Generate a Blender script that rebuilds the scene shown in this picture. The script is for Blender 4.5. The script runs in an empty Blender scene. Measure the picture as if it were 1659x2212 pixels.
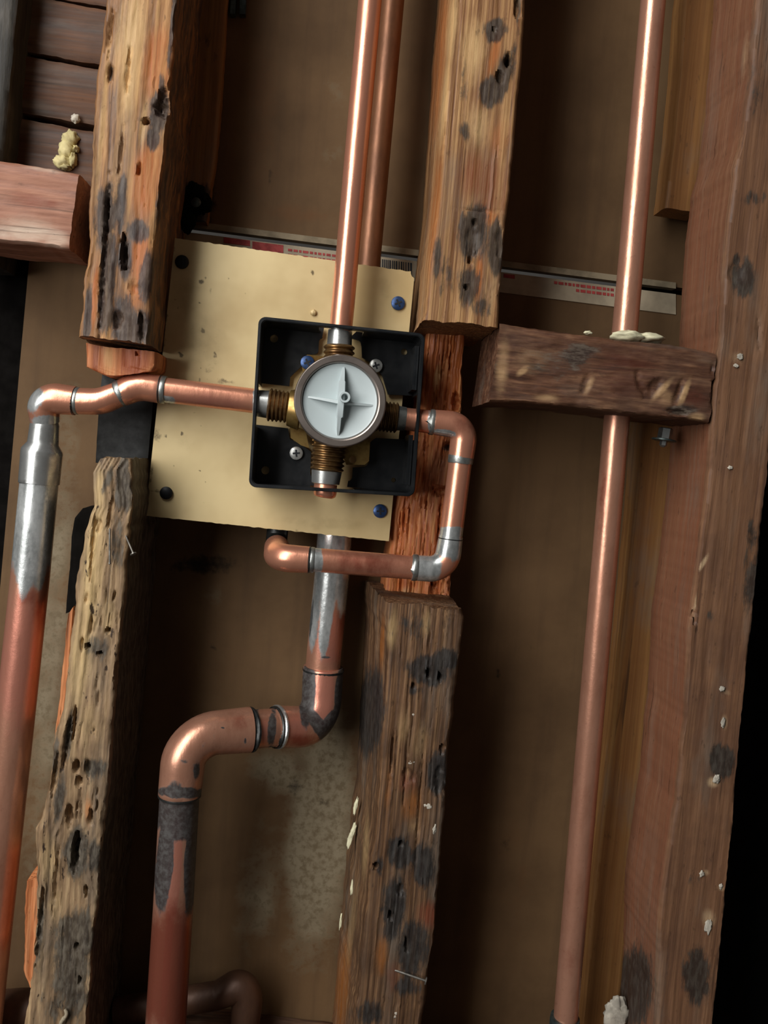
import bpy, math, random
import numpy as np
from mathutils import Vector, noise
from mathutils.geometry import tessellate_polygon

# ---------------------------------------------------------------- camera
W, H, F = 1659.0, 2212.0, 1800.0
DIST = 0.562
ORG = Vector((0, 0, 1.2))                       # world: X right, Y into the wall, Z up; stud fronts at Y = 0
yaw, pitch, roll = math.radians(4.8), math.radians(-3.4), math.radians(5.0)
FWD = Vector((math.sin(yaw)*math.cos(pitch), math.cos(yaw)*math.cos(pitch), math.sin(pitch))).normalized()
R0 = FWD.cross(Vector((0, 0, 1))).normalized()
U0 = R0.cross(FWD).normalized()
RGT = (R0*math.cos(roll) + U0*math.sin(roll)).normalized()
UPV = (U0*math.cos(roll) - R0*math.sin(roll)).normalized()
CAM = ORG - FWD*DIST
sc = bpy.context.scene
col = sc.collection
cd = bpy.data.cameras.new('camera'); cam = bpy.data.objects.new('camera', cd); col.objects.link(cam)
from mathutils import Matrix
cam.matrix_world = Matrix(((RGT.x, UPV.x, -FWD.x, CAM.x), (RGT.y, UPV.y, -FWD.y, CAM.y), (RGT.z, UPV.z, -FWD.z, CAM.z), (0, 0, 0, 1)))
cd.sensor_width = 36; cd.lens = 36*F/H; cd.clip_start = 0.01
sc.camera = cam

# ---------------------------------------------------------------- light
wd = bpy.data.worlds.new('world'); sc.world = wd; wd.use_nodes = True
bg = wd.node_tree.nodes['Background']; bg.inputs[0].default_value = (1.0, 0.93, 0.85, 1); bg.inputs[1].default_value = 0.045
def area(name, loc, target, sx, sy, energy, colr):
    l = bpy.data.lights.new(name, 'AREA'); l.shape = 'RECTANGLE'; l.size = sx; l.size_y = sy; l.energy = energy; l.color = colr
    o = bpy.data.objects.new(name, l); col.objects.link(o); o.location = loc
    o.rotation_euler = (Vector(target)-Vector(loc)).to_track_quat('-Z', 'Y').to_euler()
    return o
area('window_light', (-0.95, -1.05, 1.86), (0, 0, 1.25), 0.8, 1.9, 38, (1.0, 0.985, 0.96))
sc.cycles.max_bounces = 5; sc.cycles.diffuse_bounces = 3; sc.cycles.glossy_bounces = 3
vs = sc.view_settings
vs.view_transform = 'Standard'; vs.look = 'None'; vs.gamma = 1; vs.exposure = 0.0; vs.use_curve_mapping = False

# ---------------------------------------------------------------- helpers
def P(px, py, Y):
    """point on the plane Y = const (metres into the wall) seen at this pixel of the photograph"""
    d = FWD + RGT*((px-W/2)/F) - UPV*((py-H/2)/F)
    return CAM + d*((Y-CAM.y)/d.y)
def M(Y): return Y*0.001
def Pm(px, py, ymm): return P(px, py, ymm*0.001)
_R = np.array(RGT); _U = np.array(UPV); _F = np.array(FWD); _C = np.array(CAM)
def proj(v):
    q = np.asarray(v)-_C; z = q@_F
    return np.stack([W/2+F*(q@_R)/z, H/2-F*(q@_U)/z], 1)
def mpp(p): return (p-CAM).dot(FWD)/F           # metres per pixel at p
def n3(x, y, z): return noise.noise(Vector((x, y, z)))
WORLD = {}
def wloc(o): return WORLD.get(o.name, Vector((0, 0, 0)))
def thing(name, label, cat, loc, group=None, kind=None):
    o = bpy.data.objects.new(name, None); col.objects.link(o); o.location = loc; o.empty_display_size = 0.02
    WORLD[o.name] = Vector(loc)
    if label: o['label'] = label
    if cat: o['category'] = cat
    if group: o['group'] = group
    if kind: o['kind'] = kind
    return o
def blob_val(pix, blobs):
    val = np.zeros(len(pix))
    for b in blobs:
        x, y, rx, ry = b[:4]; rot = math.radians(b[4]) if len(b) > 4 else 0; amp = b[5] if len(b) > 5 else 1
        dx = pix[:, 0]-x; dy = pix[:, 1]-y
        u = dx*math.cos(rot)+dy*math.sin(rot); w = -dx*math.sin(rot)+dy*math.cos(rot)
        q = np.sqrt((u/rx)**2+(w/ry)**2)
        val = np.maximum(val, amp*np.clip(1.25-0.75*q, 0, 1))
    return val
def mk(name, verts, faces, mat, parent=None, label=None, cat=None, group=None, kind=None, smooth=True, sharp=40, paint=None, base=None, pmask=None, bmask=None, bside=None, amask=None, aside=None):
    v = np.array([tuple(p) for p in verts], dtype=float) if not isinstance(verts, np.ndarray) else verts
    if parent is not None: b = wloc(parent)
    else:
        lo, hi = v.min(0), v.max(0)
        b = Vector(((lo[0]+hi[0])/2, (lo[1]+hi[1])/2, lo[2])) if base is None else Vector(base)
    me = bpy.data.meshes.new(name)
    me.from_pydata((v-np.array(b)).tolist(), [], faces); me.update()
    if smooth:
        me.polygons.foreach_set('use_smooth', [True]*len(me.polygons))
        me.set_sharp_from_angle(angle=math.radians(sharp))
    if paint:
        pix = proj(v)
        for k, bl in paint.items():
            extra = bmask*(bside or {}).get(k, 0)+amask*(aside or {}).get(k, 0) if bmask is not None else 0
            a = me.attributes.new(k, 'FLOAT', 'POINT'); a.data.foreach_set('value', (blob_val(pix, bl)*(1 if pmask is None else pmask)+extra).astype(np.float32))
    me.materials.append(mat)
    o = bpy.data.objects.new(name, me); col.objects.link(o)
    if parent is not None: o.parent = parent
    else: o.location = b
    WORLD[o.name] = b.copy()
    if label: o['label'] = label
    if cat: o['category'] = cat
    if group: o['group'] = group
    if kind: o['kind'] = kind
    return o

# ---------------------------------------------------------------- materials
def lin(h):
    h = h.lstrip('#'); r = [int(h[i:i+2], 16)/255 for i in (0, 2, 4)]
    return tuple((c/12.92 if c <= 0.04045 else ((c+0.055)/1.055)**2.4) for c in r)+(1,)
class NT:
    def __init__(s, name):
        s.m = bpy.data.materials.new(name); s.m.use_nodes = True; s.t = s.m.node_tree
        s.bs = s.t.nodes['Principled BSDF']
        s.oc = s.t.nodes.new('ShaderNodeTexCoord').outputs['Object']
    def n(s, k): return s.t.nodes.new(k)
    def put(s, sock, v):
        if isinstance(v, bpy.types.NodeSocket): s.t.links.new(v, sock)
        else: sock.default_value = v
    def mapv(s, scale, loc=(0, 0, 0), rot=(0, 0, 0)):
        m = s.n('ShaderNodeMapping'); s.put(m.inputs['Vector'], s.oc)
        m.inputs['Scale'].default_value = scale; m.inputs['Location'].default_value = loc; m.inputs['Rotation'].default_value = rot
        return m.outputs[0]
    def noise(s, scale, detail=3, rough=0.55, vec=None, dist=0.0):
        m = s.n('ShaderNodeTexNoise'); s.put(m.inputs['Vector'], vec or s.oc)
        m.inputs['Scale'].default_value = scale; m.inputs['Detail'].default_value = detail
        m.inputs['Roughness'].default_value = rough; m.inputs['Distortion'].default_value = dist
        return m.outputs['Fac']
    def ramp(s, f, stops):
        r = s.n('ShaderNodeValToRGB'); s.put(r.inputs[0], f)
        e = r.color_ramp.elements
        while len(e) < len(stops): e.new(0.5)
        for el, (p, c) in zip(e, stops): el.position = p; el.color = c
        return r.outputs[0]
    def mix(s, f, a, b, mode='MIX'):
        m = s.n('ShaderNodeMix'); m.data_type = 'RGBA'; m.blend_type = mode
        s.put(m.inputs[0], f); s.put(m.inputs[6], a); s.put(m.inputs[7], b)
        return m.outputs[2]
    def math(s, op, a, b=0.0, clamp=False):
        m = s.n('ShaderNodeMath'); m.operation = op; m.use_clamp = clamp
        s.put(m.inputs[0], a); s.put(m.inputs[1], b); return m.outputs[0]
    def rng(s, v, a, b, c=0.0, d=1.0):
        m = s.n('ShaderNodeMapRange'); m.interpolation_type = 'SMOOTHSTEP'
        s.put(m.inputs[0], v); m.inputs[1].default_value = a; m.inputs[2].default_value = b; m.inputs[3].default_value = c; m.inputs[4].default_value = d
        return m.outputs[0]
    def attr(s, k):
        m = s.n('ShaderNodeAttribute'); m.attribute_name = k; return m.outputs['Fac']
    def mask(s, k, nz, w=0.9, lo=0.36, hi=0.6):
        a = s.math('ADD', s.attr(k), s.math('MULTIPLY', s.math('SUBTRACT', nz, 0.5), w))
        on = s.rng(s.attr(k), 0.02, 0.12)
        return s.math('MULTIPLY', s.rng(a, lo, hi), on)
    def bump(s, h, strength, dist=0.001):
        b = s.n('ShaderNodeBump'); s.put(b.inputs['Height'], h); b.inputs['Strength'].default_value = strength; b.inputs['Distance'].default_value = dist
        s.t.links.new(b.outputs[0], s.bs.inputs['Normal'])
    def out(s, color=None, rough=None, metal=None, **kw):
        if color is not None: s.put(s.bs.inputs['Base Color'], color)
        if rough is not None: s.put(s.bs.inputs['Roughness'], rough)
        if metal is not None: s.put(s.bs.inputs['Metallic'], metal)
        for k, v in kw.items(): s.put(s.bs.inputs[k], v)
        return s.m

def wood(name, dark, mid, light, axis='z', stain='#2b2826', stain_shade2='#4b4743', warm='#b4622c', pale='#d2ad78', red='#7d3a22',
         scale=150, stretch=0.05, blot=0.5, rough=0.62, bump=0.6, spec=0.35, contrast=0.16, dist=0.4, stripe=0.35, pits=0.3):
    t = NT(name)
    sv = {'z': (1, 1, stretch), 'x': (stretch, 1, 1)}[axis]
    rot = (0, math.radians(3), 0)
    g = t.mapv(sv, rot=rot)
    a = t.noise(scale, 5, 0.62, g, dist)
    b = t.noise(scale*4, 3, 0.6, g)
    c = t.noise(22, 4, 0.6)
    f = t.math('ADD', t.math('MULTIPLY', a, 0.6), t.math('MULTIPLY', b, 0.4))
    sg = t.noise(scale*2.2, 2, 0.5, t.mapv({'z': (1, 1, 0.006), 'x': (0.006, 1, 1)}[axis], rot=rot), 0.15)
    crk = t.noise(scale*1.6, 3, 0.6, t.mapv({'z': (1, 1, 0.035), 'x': (0.035, 1, 1)}[axis], (3, 7, 1), rot), 0.3)
    pit = t.noise(210, 3, 0.6, t.mapv((1, 1, 0.4) if axis == 'z' else (0.4, 1, 1), (5, 2, 9)))
    gry = t.noise(35, 4, 0.6, t.mapv((1, 1, 0.3) if axis == 'z' else (0.3, 1, 1), (1, 4, 2)))
    cr = t.ramp(f, [(0.5-contrast, lin(dark)), (0.5, lin(mid)), (0.5+contrast, lin(light))])
    cr = t.mix(t.math('MULTIPLY', t.rng(c, 0.42, 0.68), blot), cr, lin(dark))
    cr = t.mix(t.math('MULTIPLY', t.rng(sg, 0.44, 0.6), stripe), cr, lin(dark))
    cr = t.mix(t.math('MULTIPLY', t.rng(gry, 0.5, 0.72), 0.4), cr, lin('#6f675c'))
    iso = t.noise(95, 6, 0.7, t.mapv((1, 1, 0.38) if axis == 'z' else (0.38, 1, 1)), 0.5)
    fine = t.noise(300, 3, 0.6, t.mapv((1, 1, 0.3) if axis == 'z' else (0.3, 1, 1)))
    mixn = t.math('ADD', t.math('MULTIPLY', iso, 0.45), t.math('ADD', t.math('MULTIPLY', fine, 0.3), t.math('MULTIPLY', b, 0.25)))
    for k, cc in (('red', red), ('warm', warm), ('pale', pale)):
        cc2 = t.mix(t.math('MULTIPLY', t.rng(f, 0.35, 0.62), 0.55), lin(cc), cr)
        cr = t.mix(t.math('MULTIPLY', t.mask(k, mixn, 0.9, 0.2, 0.75), 0.9), cr, cc2)
    wear = t.math('ADD', t.math('MULTIPLY', t.rng(crk, 0.62, 0.72), 0.6), t.math('MULTIPLY', t.rng(pit, 0.64, 0.72), pits), True)
    cr = t.mix(wear, cr, lin('#2c1d12'))
    sm = t.mask('stain', mixn, 1.9, 0.3, 0.58)
    sc_ = t.mix(t.rng(fine, 0.4, 0.65), lin(stain), lin(stain_shade2))
    cr = t.mix(t.math('MULTIPLY', sm, 0.95), cr, t.mix(0.1, sc_, cr))
    t.bump(t.math('ADD', t.math('MULTIPLY', f, 1.0), t.math('MULTIPLY', fine, 0.5)), bump*0.7, 0.0013)
    t.bs.inputs['Specular IOR Level'].default_value = spec
    return t.out(cr, t.rng(a, 0.3, 0.7, rough-0.12, rough+0.15))

def plain(name, c, rough=0.5, metal=0.0, var=0.12, scale=60, spec=0.5, bump=0.0, c2=None):
    t = NT(name)
    n = t.noise(scale, 4, 0.6)
    d = lin(c2) if c2 else tuple(x*(1-var*2) for x in lin(c)[:3])+(1,)
    cr = t.mix(t.rng(n, 0.35, 0.68), lin(c), d)
    if bump: t.bump(n, bump)
    t.bs.inputs['Specular IOR Level'].default_value = spec
    return t.out(cr, t.rng(n, 0.3, 0.7, max(rough-0.06, 0.03), rough+0.08), metal)

def copper(name, c='#e29d80', dark='#b5745a', rough=0.3, metal=0.72, old=0.4):
    t = NT(name)
    n = t.noise(45, 5, 0.65, t.mapv((1, 1, 0.35)))
    fine = t.noise(260, 4, 0.65)
    cr = t.mix(t.math('MULTIPLY', t.rng(n, 0.38, 0.7), old), lin(c), lin(dark))
    cr = t.mix(t.math('MULTIPLY', t.rng(fine, 0.6, 0.75), 0.35*old), cr, lin('#5a2f22'))
    mx = t.math('ADD', t.math('MULTIPLY', t.noise(110, 4, 0.6, t.mapv((1, 1, 0.3))), 0.7), t.math('MULTIPLY', fine, 0.3))
    pk = t.mask('pink', mx, 0.5, 0.3, 0.55)
    cr = t.mix(t.math('MULTIPLY', pk, 0.85), cr, lin('#cf8773'))
    rd = t.mask('redox', mx, 0.6, 0.3, 0.7)
    cr = t.mix(t.math('MULTIPLY', rd, 0.85), cr, lin('#8f4433'))
    tin = t.mask('tin', mx, 0.8, 0.34, 0.5)
    cr = t.mix(tin, cr, t.mix(t.rng(mx, 0.35, 0.65), lin('#dfe2e1'), lin('#a4a8a7')))
    br = t.mask('burn', mx, 0.7, 0.34, 0.52)
    cr = t.mix(t.math('MULTIPLY', br, 0.96), cr, t.mix(t.rng(fine, 0.35, 0.7), lin('#26282a'), lin('#4a4d4d')))
    t.bump(t.math('ADD', mx, t.math('MULTIPLY', t.noise(70, 2, .5, t.mapv((1, 1, .25))), 2.0*old)), 0.2+0.25*old, 0.0008)
    r = t.math('ADD', t.rng(n, 0.3, 0.7, rough-0.05, rough+0.09), t.math('MULTIPLY', br, 0.12))
    r = t.math('SUBTRACT', r, t.math('MULTIPLY', tin, 0.06))
    mt = t.math('SUBTRACT', metal, t.math('MULTIPLY', br, 0.55))
    return t.out(cr, r, mt)

m_studL = wood('weathered_stud_wood', '#63432c', '#9d7148', '#c79b66', warm='#b0642f', blot=0.45, stain='#1c1b20', stain_shade2='#4a4542', stripe=.25, pits=.5)
m_studLlow = wood('rotted_stud_wood', '#54412f', '#937758', '#c0a37b', warm='#c07636', pale='#cdaf7c', blot=0.6, stain='#1f1d1b', stain_shade2='#565148', bump=0.8, scale=120, stretch=0.06, stripe=.2, pits=.95)
m_studC = wood('striped_stud_wood', '#6a4428', '#9c734a', '#c09867', warm='#a8622f', red='#7c4527', blot=0.3, stain='#1b1a19', stain_shade2='#3c3833', stripe=.6, pits=.35, scale=210, stretch=0.012, contrast=0.13, dist=0.1)
m_studClow = wood('lower_stud_shade_wood', '#3a271a', '#6e4f35', '#967451', red='#6e3622', warm='#94571f', pale='#a5885e', blot=0.55, stain='#121416', stain_shade2='#2e2e2d', stripe=.6, pits=.5, scale=190, stretch=0.014, dist=0.1)  # darker brown wood, with the light's downward falloff put into its colour
m_notch = wood('raw_split_wood', '#8a4220', '#c87644', '#e5a86c', blot=0.3, red='#7d3a1e', scale=210, stretch=0.04, bump=1.0, rough=0.5, pits=.1, stripe=.3)
m_cut = wood('fresh_cut_wood', '#8a4726', '#c27a4b', '#dc9d6c', blot=0.25, red='#8b4122', scale=160, stretch=0.02)
m_post = wood('reddish_post_wood', '#50372a', '#725038', '#8a6549', blot=0.45, red='#7f5039', pale='#c4a883', stain='#1d1b19', stain_shade2='#3a3833', scale=190, stretch=0.02, bump=0.5, contrast=0.2, stripe=.2, pits=.35)
m_blockR = wood('dark_block_wood', '#38231a', '#5f3e2b', '#856146', axis='x', pale='#b08e66', red='#50291c', blot=0.6, scale=120, stretch=0.12, stain='#231a16', stain_shade2='#5d5348')
m_blockL = wood('pinkish_block_wood', '#7d5240', '#a27059', '#b7866e', axis='x', pale='#cfb9a4', blot=0.35, scale=110, stretch=0.08)
m_cleat = wood('yellow_cleat_wood', '#63401f', '#835a31', '#9a713d', blot=0.2, scale=120, stretch=0.015, bump=0.25, contrast=0.22, stain='#0d120e', stain_shade2='#1c2019')
m_plank = wood('brown_plank_wood', '#332014', '#51331f', '#66432a', axis='x', blot=0.5, scale=90, stretch=0.05, bump=0.3)
m_greywood = wood('grey_dusty_wood', '#1a1815', '#2a2722', '#37332b', blot=.3)
m_copper = copper('new_copper', old=0.25, rough=0.27)
m_copold = copper('aged_copper', c='#cd967c', dark='#9a6750', old=0.6, rough=0.28, metal=0.64)
m_copdk = copper('dull_brown_copper', c='#865a3e', dark='#5c3a26', old=0.7, rough=0.42, metal=0.5)
m_copdim = copper('dark_tarnished_copper', c='#5c4030', dark='#3c281d', old=0.7, rough=0.5, metal=0.3)
m_solder = plain('grey_solder', '#a9aca8', 0.38, 0.85, 0.25, 200, bump=0.2)
m_burnt = plain('burnt_flux_ring', '#3c3d3c', 0.4, 0.6, 0.3, 200)
m_tin = plain('tinned_metal', '#d5d7d5', 0.27, 0.85, 0.15, 120)
m_brass = plain('yellow_brass', '#b39459', 0.32, 0.8, 0.25, 90, c2='#7a5c30')
m_bronze = plain('brown_bronze_thread', '#8a6b43', 0.36, 0.75, 0.25, 120, c2='#573d24')
m_nickel = plain('satin_nickel', '#9d9189', 0.3, 0.85, 0.1, 40)
m_grey = plain('pale_grey_plastic', '#b9c4c5', 0.42, 0.0, 0.03, 30)
m_black = plain('black_plastic', '#0f1215', 0.36, 0.0, 0.1, 80, spec=0.5)
m_strip = plain('rough_black', '#1b1c1b', 0.7, 0.0, 0.2, 120, bump=0.2)
m_void = plain('cavity_shade_black', '#0c0907', 0.9, 0.0, 0.2, 60, spec=0.1)  # near-black colour that stands in for the shade of unlit cavities
m_blue = plain('blue_coated_screw', '#35507f', 0.38, 0.5, 0.2, 300)
m_bscrew = plain('black_screw', '#17191c', 0.5, 0.3, 0.2, 300)
m_wscrew = plain('zinc_screw', '#c8c9c5', 0.35, 0.6, 0.15, 300)
m_recess_shade = plain('recess_shade', '#23252a', 0.7, 0.2, 0.1)
m_foam = plain('cream_foam', '#d8d2b0', 0.7, 0.0, 0.12, 90, bump=0.4)
m_foamy = plain('yellowed_foam', '#c9bb86', 0.75, 0.0, 0.2, 90, bump=0.6)
m_paint = plain('chalky_white_paint', '#bdb5a6', 0.8, 0.0, 0.2, 150)
m_tape = plain('white_edge_tape', '#a69880', 0.7, 0.0, 0.15, 40)
m_lip = plain('dirty_paper_lip', '#8d7f66', 0.8, 0.0, 0.2, 60)
m_print = plain('red_print', '#a33a36', 0.7, 0.0, 0.2, 200)
m_printb = plain('blue_black_print', '#1f2730', 0.7, 0.0, 0.2, 200)
m_steel = plain('grey_steel', '#9a9c9a', 0.35, 0.9, 0.25, 200)
m_nail = plain('dull_nail_steel', '#77736c', 0.45, 0.6, 0.25, 200)
m_verd = plain('greenish_fitting', '#4f5a58', 0.4, 0.6, 0.3, 150)

t = NT('tan_metal_plate')
n = t.noise(14, 4, 0.55); f2 = t.noise(220, 3, 0.7)
cr = t.mix(t.rng(n, 0.35, 0.7), lin('#d6c08f'), lin('#bda474'))
mx = t.math('ADD', t.math('MULTIPLY', t.noise(120, 4, 0.6), 0.7), t.math('MULTIPLY', f2, 0.3))
cr = t.mix(t.math('MULTIPLY', t.mask('stain', mx, 1.5, 0.45, 0.75), 0.85), cr, lin('#4a3a22'))
cr = t.mix(t.math('MULTIPLY', t.mask('pale', mx, 0.8, 0.3, 0.8), 0.4), cr, lin('#8d7a52'))
m_plate = t.out(cr, 0.45, 0.15)

t = NT('brown_gypsum_paper')
n = t.noise(9, 5, 0.6); st = t.noise(60, 4, 0.6, t.mapv((1, 1, 0.08))); f2 = t.noise(160, 4, 0.65)
cr = t.mix(t.rng(n, 0.35, 0.7), lin('#6b5237'), lin('#57412a'))
cr = t.mix(t.math('MULTIPLY', t.rng(st, 0.45, 0.72), 0.35), cr, lin('#4a3726'))
mx = t.math('ADD', t.math('MULTIPLY', t.noise(40, 5, 0.65), 0.7), t.math('MULTIPLY', f2, 0.3))
cr = t.mix(t.math('MULTIPLY', t.mask('pale', mx, 1.2, 0.3, 0.7), 0.8), cr, t.mix(t.rng(f2, 0.4, 0.65), lin('#8c816a'), lin('#6e624c')))
cr = t.mix(t.math('MULTIPLY', t.mask('warm', mx, 0.8, 0.25, 0.8), 0.6), cr, lin('#6b4527'))
cr = t.mix(t.math('MULTIPLY', t.mask('stain', mx, 1.0, 0.3, 0.65), 0.9), cr, lin('#191712'))
t.bump(f2, 0.15, 0.0008)
m_wall = t.out(cr, 0.75, 0.0, **{'Specular IOR Level': 0.25})

# ---------------------------------------------------------------- shape builders
def timber(name, st, y0, y1, mat, parent=None, step=1.2, bev=2.0, rough=0.7, gf=(320, 14), chip=1.0, chipf=45, endr=1.0,
           dents=(), paint=None, skA=0.0, skB=0.0, dstep=5.0, seed=0.0, big=1.0, bside=None, aside=None, **kw):
    """sawn timber: st = stations (ax, ay, bx, by), its two front edges in photo pixels on the plane y0 (mm), running back to y1"""
    step, bev, rough, chip, endr, dstep = (q*0.001 for q in (step, bev, rough, chip, endr, dstep))
    Y0, Y1 = M(y0), M(y1)
    if st[0][1] == st[0][3] == -180:                # studs run on above the frame
        q = 360/(st[1][1]+180); st = [tuple(a-(b-a)*q for a, b in zip(st[0], st[1]))]+list(st)
    A = [P(s[0], s[1], Y0) for s in st]; B = [P(s[2], s[3], Y0) for s in st]
    cum = [0.0]
    for i in range(1, len(st)): cum.append(cum[-1]+((A[i]+B[i])/2-(A[i-1]+B[i-1])/2).length)
    L = cum[-1]; n = max(2, int(L/step)+1); Wm = max((b-a).length for a, b in zip(A, B))
    nf = max(4, int(Wm/step)); nd = max(2, int((Y1-Y0)/dstep))
    ax = ((A[-1]+B[-1])/2-(A[0]+B[0])/2).normalized()
    V = []; front = []
    k = 0
    for i in range(n):
        s = L*i/(n-1)
        while k < len(cum)-2 and s > cum[k+1]: k += 1
        q = (s-cum[k])/(cum[k+1]-cum[k])
        a = A[k].lerp(A[k+1], q); b = B[k].lerp(B[k+1], q); ac = (b-a).normalized(); wd_ = (b-a).length
        ca = chip*(n3(s*chipf, 1.7, seed)+0.5*n3(s*chipf*4, 9.1, seed)); cb = chip*(n3(s*chipf, 5.3, seed+3)+0.5*n3(s*chipf*4, 2.1, seed))
        a = a+ac*ca; b = b+ac*cb
        ea = endr if i in (0, n-1) else 0.0
        for j in range(nd):                     # side A, back to front
            f = j/nd; y = Y1+(Y0+bev-Y1)*f
            V.append(a+Vector((skA*0.001*(1-f), y-Y0, 0))+ac*(rough*1.2*n3(y*gf[0]*0.5, s*gf[1], seed+7))+ax*(ea*n3(y*90, 3, seed))); front.append(0)
        for j in range(nf+1):
            u = j/nf; p = a.lerp(b, u); d = min(u, 1-u)*wd_
            yo = bev-math.sqrt(max(0, bev*bev-(bev-d)**2)) if d < bev else 0.0
            x = u*wd_
            yo += rough*(n3(x*gf[0], s*gf[1], seed)+0.7*n3(x*gf[0]*2.3, s*gf[1]*2.5, seed+1))+big*rough*1.2*n3(x*60, s*9, seed+2)
            V.append(p+Vector((0, yo, 0))+ax*(ea*(n3(x*90, 0.5, seed)+0.5*n3(x*300, 0.5, seed)))); front.append(1)
        for j in range(1, nd+1):
            f = j/nd; y = Y0+bev+(Y1-Y0-bev)*f
            V.append(b+Vector((skB*0.001*f, y-Y0, 0))+ac*(rough*1.2*n3(y*gf[0]*0.5, s*gf[1], seed+17))+ax*(ea*n3(y*90, 8, seed))); front.append(2)
    V = np.array([tuple(p) for p in V]); fcode = np.array(front); front = fcode == 1
    if dents:
        pix = proj(V)
        wob = np.array([n3(p[0]*0.05, p[1]*0.05, seed+4)+0.7*n3(p[0]*0.17, p[1]*0.12, seed+6) for p in pix])
        for dn in dents:
            x, y, rx, ry, dep = dn[:5]; rot = math.radians(dn[5]) if len(dn) > 5 else 0
            dx = pix[:, 0]-x; dy = pix[:, 1]-y
            u = dx*math.cos(rot)+dy*math.sin(rot); w = -dx*math.sin(rot)+dy*math.cos(rot)
            q = (u/rx)**2+(w/ry)**2+wob*0.6
            V[:, 1] += np.where(front, dep*0.001*np.clip(1-q, 0, 1)**0.8, 0)
    m = 2*nd+nf+1
    Fc = []
    for i in range(n-1):
        for j in range(m):
            j2 = (j+1) % m
            Fc.append((i*m+j, i*m+j2, (i+1)*m+j2, (i+1)*m+j))
    Fc.append(tuple(range(m-1, -1, -1))); Fc.append(tuple((n-1)*m+j for j in range(m)))
    ydir = (B[0]-A[0]).cross(ax)
    if ydir.y < 0: Fc = [tuple(reversed(f)) for f in Fc]
    return mk(name, V, Fc, mat, parent, paint=paint, sharp=48, pmask=(fcode != 2).astype(float), bmask=(fcode == 2).astype(float), bside=bside, amask=(fcode == 0).astype(float), aside=aside, **kw)

def frames(pts):
    T = []
    for i in range(len(pts)):
        a = pts[max(i-1, 0)]; b = pts[min(i+1, len(pts)-1)]
        d = b-a
        T.append(d.normalized() if d.length > 1e-9 else (T[-1] if T else Vector((0, 0, 1))))
    N = T[0].orthogonal().normalized(); out = []
    for tg in T:
        N = (N-tg*N.dot(tg)); N.normalize(); out.append((N.copy(), tg.cross(N)))
    return out
def sweep_mesh(pts, rad, seg=28, cap=True):
    V = []; Fc = []; fr = frames(pts)
    for p, r, (a, b) in zip(pts, rad, fr):
        for k in range(seg):
            th = 2*math.pi*k/seg; V.append(p+a*(r*math.cos(th))+b*(r*math.sin(th)))
    for i in range(len(pts)-1):
        for k in range(seg):
            k2 = (k+1) % seg; Fc.append((i*seg+k, i*seg+k2, (i+1)*seg+k2, (i+1)*seg+k))
    if cap: Fc.append(tuple(range(seg-1, -1, -1))); Fc.append(tuple((len(pts)-1)*seg+k for k in range(seg)))
    return V, Fc
def path(nodes, bend=0.0, ds=0.0025):
    """nodes (px, py, ymm, width_px[, bend_mm]) -> smooth 3D centre line and radii"""
    if nodes[-1][1] == -190: nodes = nodes[:-1]+[tuple(b+(b-a)*350/(nodes[-2][1]+190) for a, b in zip(nodes[-2][:2], nodes[-1][:2]))+nodes[-1][2:]]
    if nodes[0][1] == -190: nodes = [tuple(a-(b-a)*350/(nodes[1][1]+190) for a, b in zip(nodes[0][:2], nodes[1][:2]))+nodes[0][2:]]+nodes[1:]
    pts = [Pm(*q[:3]) for q in nodes]; rad = [q[3]/2*mpp(p) for q, p in zip(nodes, pts)]
    op, orr = [pts[0]], [rad[0]]
    def seg_to(p, r):
        a, ra = op[-1], orr[-1]; k = max(1, int((p-a).length/ds))
        for i in range(1, k+1): op.append(a.lerp(p, i/k)); orr.append(ra+(r-ra)*i/k)
    for i in range(1, len(pts)-1):
        bd = (nodes[i][4] if len(nodes[i]) > 4 else bend)*0.001
        if bd <= 0: seg_to(pts[i], rad[i]); continue
        a, p, b = pts[i-1], pts[i], pts[i+1]
        d1 = min(bd, (a-p).length*0.49); d2 = min(bd, (b-p).length*0.49)
        s = p+(a-p).normalized()*d1; e = p+(b-p).normalized()*d2
        seg_to(s, rad[i]); k = 12; kap = 0.55
        c1 = s.lerp(p, kap); c2 = e.lerp(p, kap)
        for j in range(1, k+1):
            q = j/k
            op.append(s*(1-q)**3+c1*3*q*(1-q)**2+c2*3*q*q*(1-q)+e*q**3); orr.append(rad[i])
    seg_to(pts[-1], rad[-1])
    return op, orr
def tube(name, nodes, mat, parent=None, bend=0.0, paint=None, seg=30, lump=0.0, **kw):
    p, r = path(nodes, bend)
    if lump: r = [x*(1+lump*n3(i*0.21, 3.1, len(p))) for i, x in enumerate(r)]
    v, f = sweep_mesh(p, r, seg)
    return mk(name, v, f, mat, parent, paint=paint, sharp=50, **kw)
def band(name, c, d, rpx, wmm, mat, parent=None, prof=None, seg=30, paint=None, **kw):
    """ring or stepped sleeve about point c (px, py, ymm) running along direction d (world vector)"""
    p = Pm(*c); d = Vector(d).normalized(); r = rpx*mpp(p); w = wmm*0.001
    prof = prof or [(-0.5, 0.9), (-0.5, 0.97), (-0.3, 1.0), (0.3, 1.0), (0.5, 0.97), (0.5, 0.9)]
    v, f = sweep_mesh([p+d*(w*q[0]) for q in prof], [r*q[1] for q in prof], seg)
    return mk(name, v, f, mat, parent, paint=paint, sharp=35, **kw)
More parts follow.
